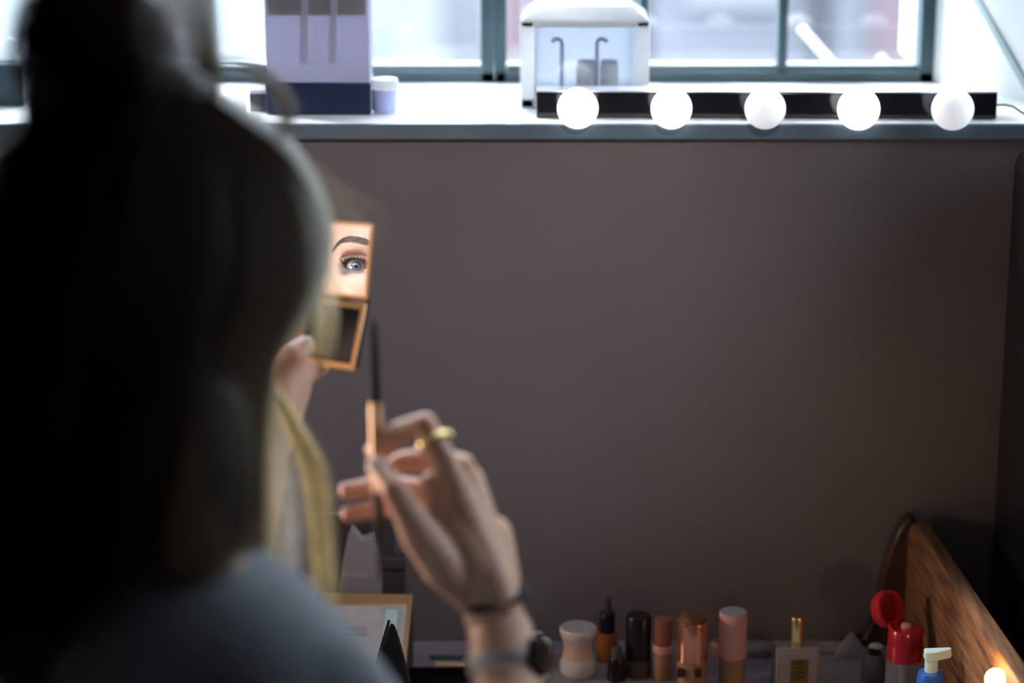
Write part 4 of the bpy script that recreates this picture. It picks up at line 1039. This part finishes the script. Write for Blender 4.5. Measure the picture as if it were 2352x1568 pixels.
strands('temple_hair', [
  [(455, 275, 1.88), (570, 385, 1.89), (640, 480, 1.91), (682, 590, 1.925), (672, 670, 1.93), (630, 740, 1.93), (580, 830, 1.93), (570, 960, 1.93), (590, 1340, 1.87)],
  [(490, 245, 1.91), (615, 345, 1.93), (690, 445, 1.945), (728, 560, 1.955), (705, 670, 1.955), (660, 740, 1.955), (605, 830, 1.955), (590, 960, 1.95), (612, 1340, 1.90)],
  [(515, 232, 1.94), (642, 318, 1.96), (716, 420, 1.97), (750, 535, 1.975), (722, 670, 1.975), (680, 740, 1.97), (622, 830, 1.965), (600, 960, 1.96), (628, 1345, 1.91)],
  [(520, 228, 1.97), (648, 314, 2.0), (722, 416, 2.015), (756, 530, 2.02), (732, 660, 2.015), (688, 740, 2.0), (628, 830, 1.99), (604, 960, 1.98), (630, 1345, 1.92)],
], 520, (.0020, .0026), (PALE, BLOND), wave=.003, seed=5, rad=.0002)  # rim light along the head's outline carried by the pale colour
strands('hair_wisp', [
  [HW((.030, .064, .085)), HW((.066, .058, .060)), (722, 560, 2.05), (722, 640, 2.07), (720, 740, 2.09), (712, 830, 2.08)],
  [HW((.026, .068, .085)), HW((.070, .062, .060)), (745, 560, 2.06), (768, 640, 2.08), (768, 740, 2.09), (750, 830, 2.08)],
], 55, (.0014, .0026), (PALE, BLOND), wave=.0025, seed=16, rad=.00018)
strands('blonde_lock', [
  [HW((.040, .062, .082)), HW((.074, .060, .045)), HW((.078, .050, -.005)), (600, 830, 2.08), (640, 950, 2.12), (690, 1080, 2.10), (712, 1240, 2.06), (720, 1385, 2.03)],
  [HW((.035, .066, .082)), HW((.072, .066, .045)), HW((.078, .056, -.005)), (615, 830, 2.09), (675, 950, 2.12), (748, 1080, 2.10), (766, 1240, 2.06), (778, 1390, 2.03)],
], 130, (.0012, .0022), (BLOND, BLOND), wave=.0025, seed=6, rad=.00026)
strands('loose_strands', [
  [(600, 750, 2.05), (612, 960, 2.04), (640, 1130, 2.02), (650, 1370, 2.0)],
  [(620, 750, 2.05), (645, 960, 2.04), (690, 1130, 2.02), (705, 1370, 2.0)],
], 90, (.003, .003), (BLOND*.8, PALE), wave=.003, seed=8, rad=.00018)
strands('bun_hair', [
  [(440, 235, 1.94), (385, 160, 1.93), (350, 60, 1.92), (340, -50, 1.90), (270, -90, 1.88)],
  [(480, 240, 1.95), (450, 160, 1.94), (430, 60, 1.93), (400, -90, 1.90), (280, -120, 1.87)],
  [(505, 225, 1.95), (500, 150, 1.94), (488, 60, 1.93), (450, -110, 1.90), (290, -140, 1.87)],
], 420, (.003, .004), (MID, PALE), wave=.003, seed=9, rad=.0002)
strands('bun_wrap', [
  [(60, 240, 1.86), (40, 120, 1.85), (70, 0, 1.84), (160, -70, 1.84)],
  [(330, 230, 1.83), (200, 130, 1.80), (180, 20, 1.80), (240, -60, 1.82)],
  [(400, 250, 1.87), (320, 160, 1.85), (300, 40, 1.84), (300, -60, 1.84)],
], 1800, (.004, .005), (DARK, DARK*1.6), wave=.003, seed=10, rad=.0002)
strands('hair_curl', [
  [(490, 150, 1.94), (545, 155, 1.95), (600, 180, 1.96), (640, 225, 1.97), (650, 275, 1.97), (625, 310, 1.97), (585, 318, 1.96)],
  [(490, 140, 1.94), (550, 140, 1.95), (615, 165, 1.96), (660, 215, 1.97), (672, 275, 1.97), (640, 325, 1.97), (585, 332, 1.96)],
], 110, (.0016, .0024), (PALE*.8, MID), wave=.0012, seed=11, rad=.0002)
strands('flyaway_hair', [
  [(600, 320, 1.96), (700, 370, 1.98), (790, 440, 2.0), (900, 490, 2.02)],
  [(640, 330, 1.97), (730, 400, 1.99), (800, 500, 2.01), (850, 600, 2.02)],
  [(650, 400, 1.99), (730, 470, 2.0), (780, 560, 2.02), (800, 640, 2.02)],
], 36, (.002, .006), (MID, BLOND), wave=.004, seed=12, rad=.00012)

# ------------------------------------------------------------------ added spotlight, out of view, brightening the wall
SP = Vector((.42, 1.25, 2.62)); AIM = Vector((-.08, 2.75, 1.36)); ddir = (AIM-SP).normalized()
cl = thing('wall_fill_spot', 'white ceiling spotlight, added out of view to light the wall below the window', 'lamp', tuple(SP))
Xs = ddir.to_track_quat('Z', 'Y').to_matrix().to_4x4()
MB().lathe([(1e-6, -.09), (.045, -.09), (.05, -.085), (.05, .02), (.046, .02), (.044, -.01), (1e-6, -.01)], 32, X=Xs).build('lamp_head', M['black'], cl)
MB().lathe([(1e-6, -.008), (.042, -.008)], 32, X=Xs).build('diffuser', M['lamp'], cl)
MB().tube([-ddir*.085, -ddir*.085+Vector((0, 0, 3.45-SP.z-.075))], .01, 12).build('stem', M['black'], cl)
al = bpy.data.lights.new('spot_beam', 'SPOT'); al.energy = 64; al.color = (1.0, .95, .98); al.spot_size = math.radians(34); al.spot_blend = 1.0; al.shadow_soft_size = .04
ao = bpy.data.objects.new('spot_beam', al); C.objects.link(ao); ao.location = SP+ddir*.03; ao.rotation_euler = ddir.to_track_quat('-Z', 'Y').to_euler()

# ------------------------------------------------------------------ daylight
w = bpy.data.worlds.new('sky'); bpy.context.scene.world = w; w.use_nodes = True; nt = w.node_tree
bg = nt.nodes['Background']; bg.inputs['Color'].default_value = (.82, .92, 1.0, 1); bg.inputs['Strength'].default_value = 13
w.cycles.sampling_method = 'MANUAL'; w.cycles.sample_map_resolution = 256
su = bpy.data.lights.new('sun', 'SUN'); su.energy = 5; su.angle = math.radians(4); su.color = (1, .99, .97)
suo = bpy.data.objects.new('sun', su); C.objects.link(suo); suo.location = (-4, 5, 6); suo.rotation_euler = Vector((.60, -.35, -.70)).to_track_quat('-Z', 'Y').to_euler()
# added fill lamp at her left, out of view, lighting table and hands
DL = Vector((-.80, 2.42, 1.12)); dn = Vector((1, -.50, -.02)).normalized(); Xd = Matrix.Translation(DL) @ dn.to_track_quat('Z', 'Y').to_matrix().to_4x4()
dl = thing('left_fill_lamp', 'warm fill lamp with a square shade, added unseen at the left end of the dressing table', 'lamp', (DL.x, DL.y, TZ))
Xl = Matrix.Translation(-dl.location) @ Xd
MB().box((-.085, -.085, -.03), (.085, .085, .0), X=Xl).build('lamp_shade', M['black'], dl, bevel=.004)
MB().box((-.075, -.075, .0), (.075, .075, .002), X=Xl).build('diffuser', mat('warm_diffuser', (1, .85, .7), .4, emis=3, ecol=(1, .72, .5), noise=.02), dl)
MB().tube([(0, 0, .01), (-.03, 0, .2), (-.02, 0, .33)], .008, 12).build('stem', M['black'], dl)
MB().lathe([(.07, 0), (.07, .01), (.01, .016)], 32).build('lamp_foot', M['black'], dl)
dla = bpy.data.lights.new('left_fill_light', 'AREA'); dla.shape = 'SQUARE'; dla.size = .15; dla.energy = 3.6; dla.color = (1, .76, .58); dla.spread = math.radians(105)
dlo = bpy.data.objects.new('left_fill_light', dla); C.objects.link(dlo); dlo.location = DL+dn*.006; dlo.rotation_euler = dn.to_track_quat('-Z', 'Y').to_euler()

# ------------------------------------------------------------------ camera
cd_ = bpy.data.cameras.new('camera'); cam = bpy.data.objects.new('camera', cd_); C.objects.link(cam)
cam.location = CAM; cam.rotation_euler = (math.radians(90)-PITCH, 0, 0)
cd_.sensor_width = 36; cd_.lens = FPX/2352*36; cd_.clip_start = .05
cd_.dof.use_dof = True; cd_.dof.focus_distance = 2.64; cd_.dof.aperture_fstop = 1.7; cd_.dof.aperture_blades = 0
sc_ = bpy.context.scene; sc_.camera = cam
sc_.view_settings.view_transform = 'Standard'; sc_.view_settings.look = 'None'; sc_.view_settings.exposure = 0; sc_.view_settings.gamma = 1
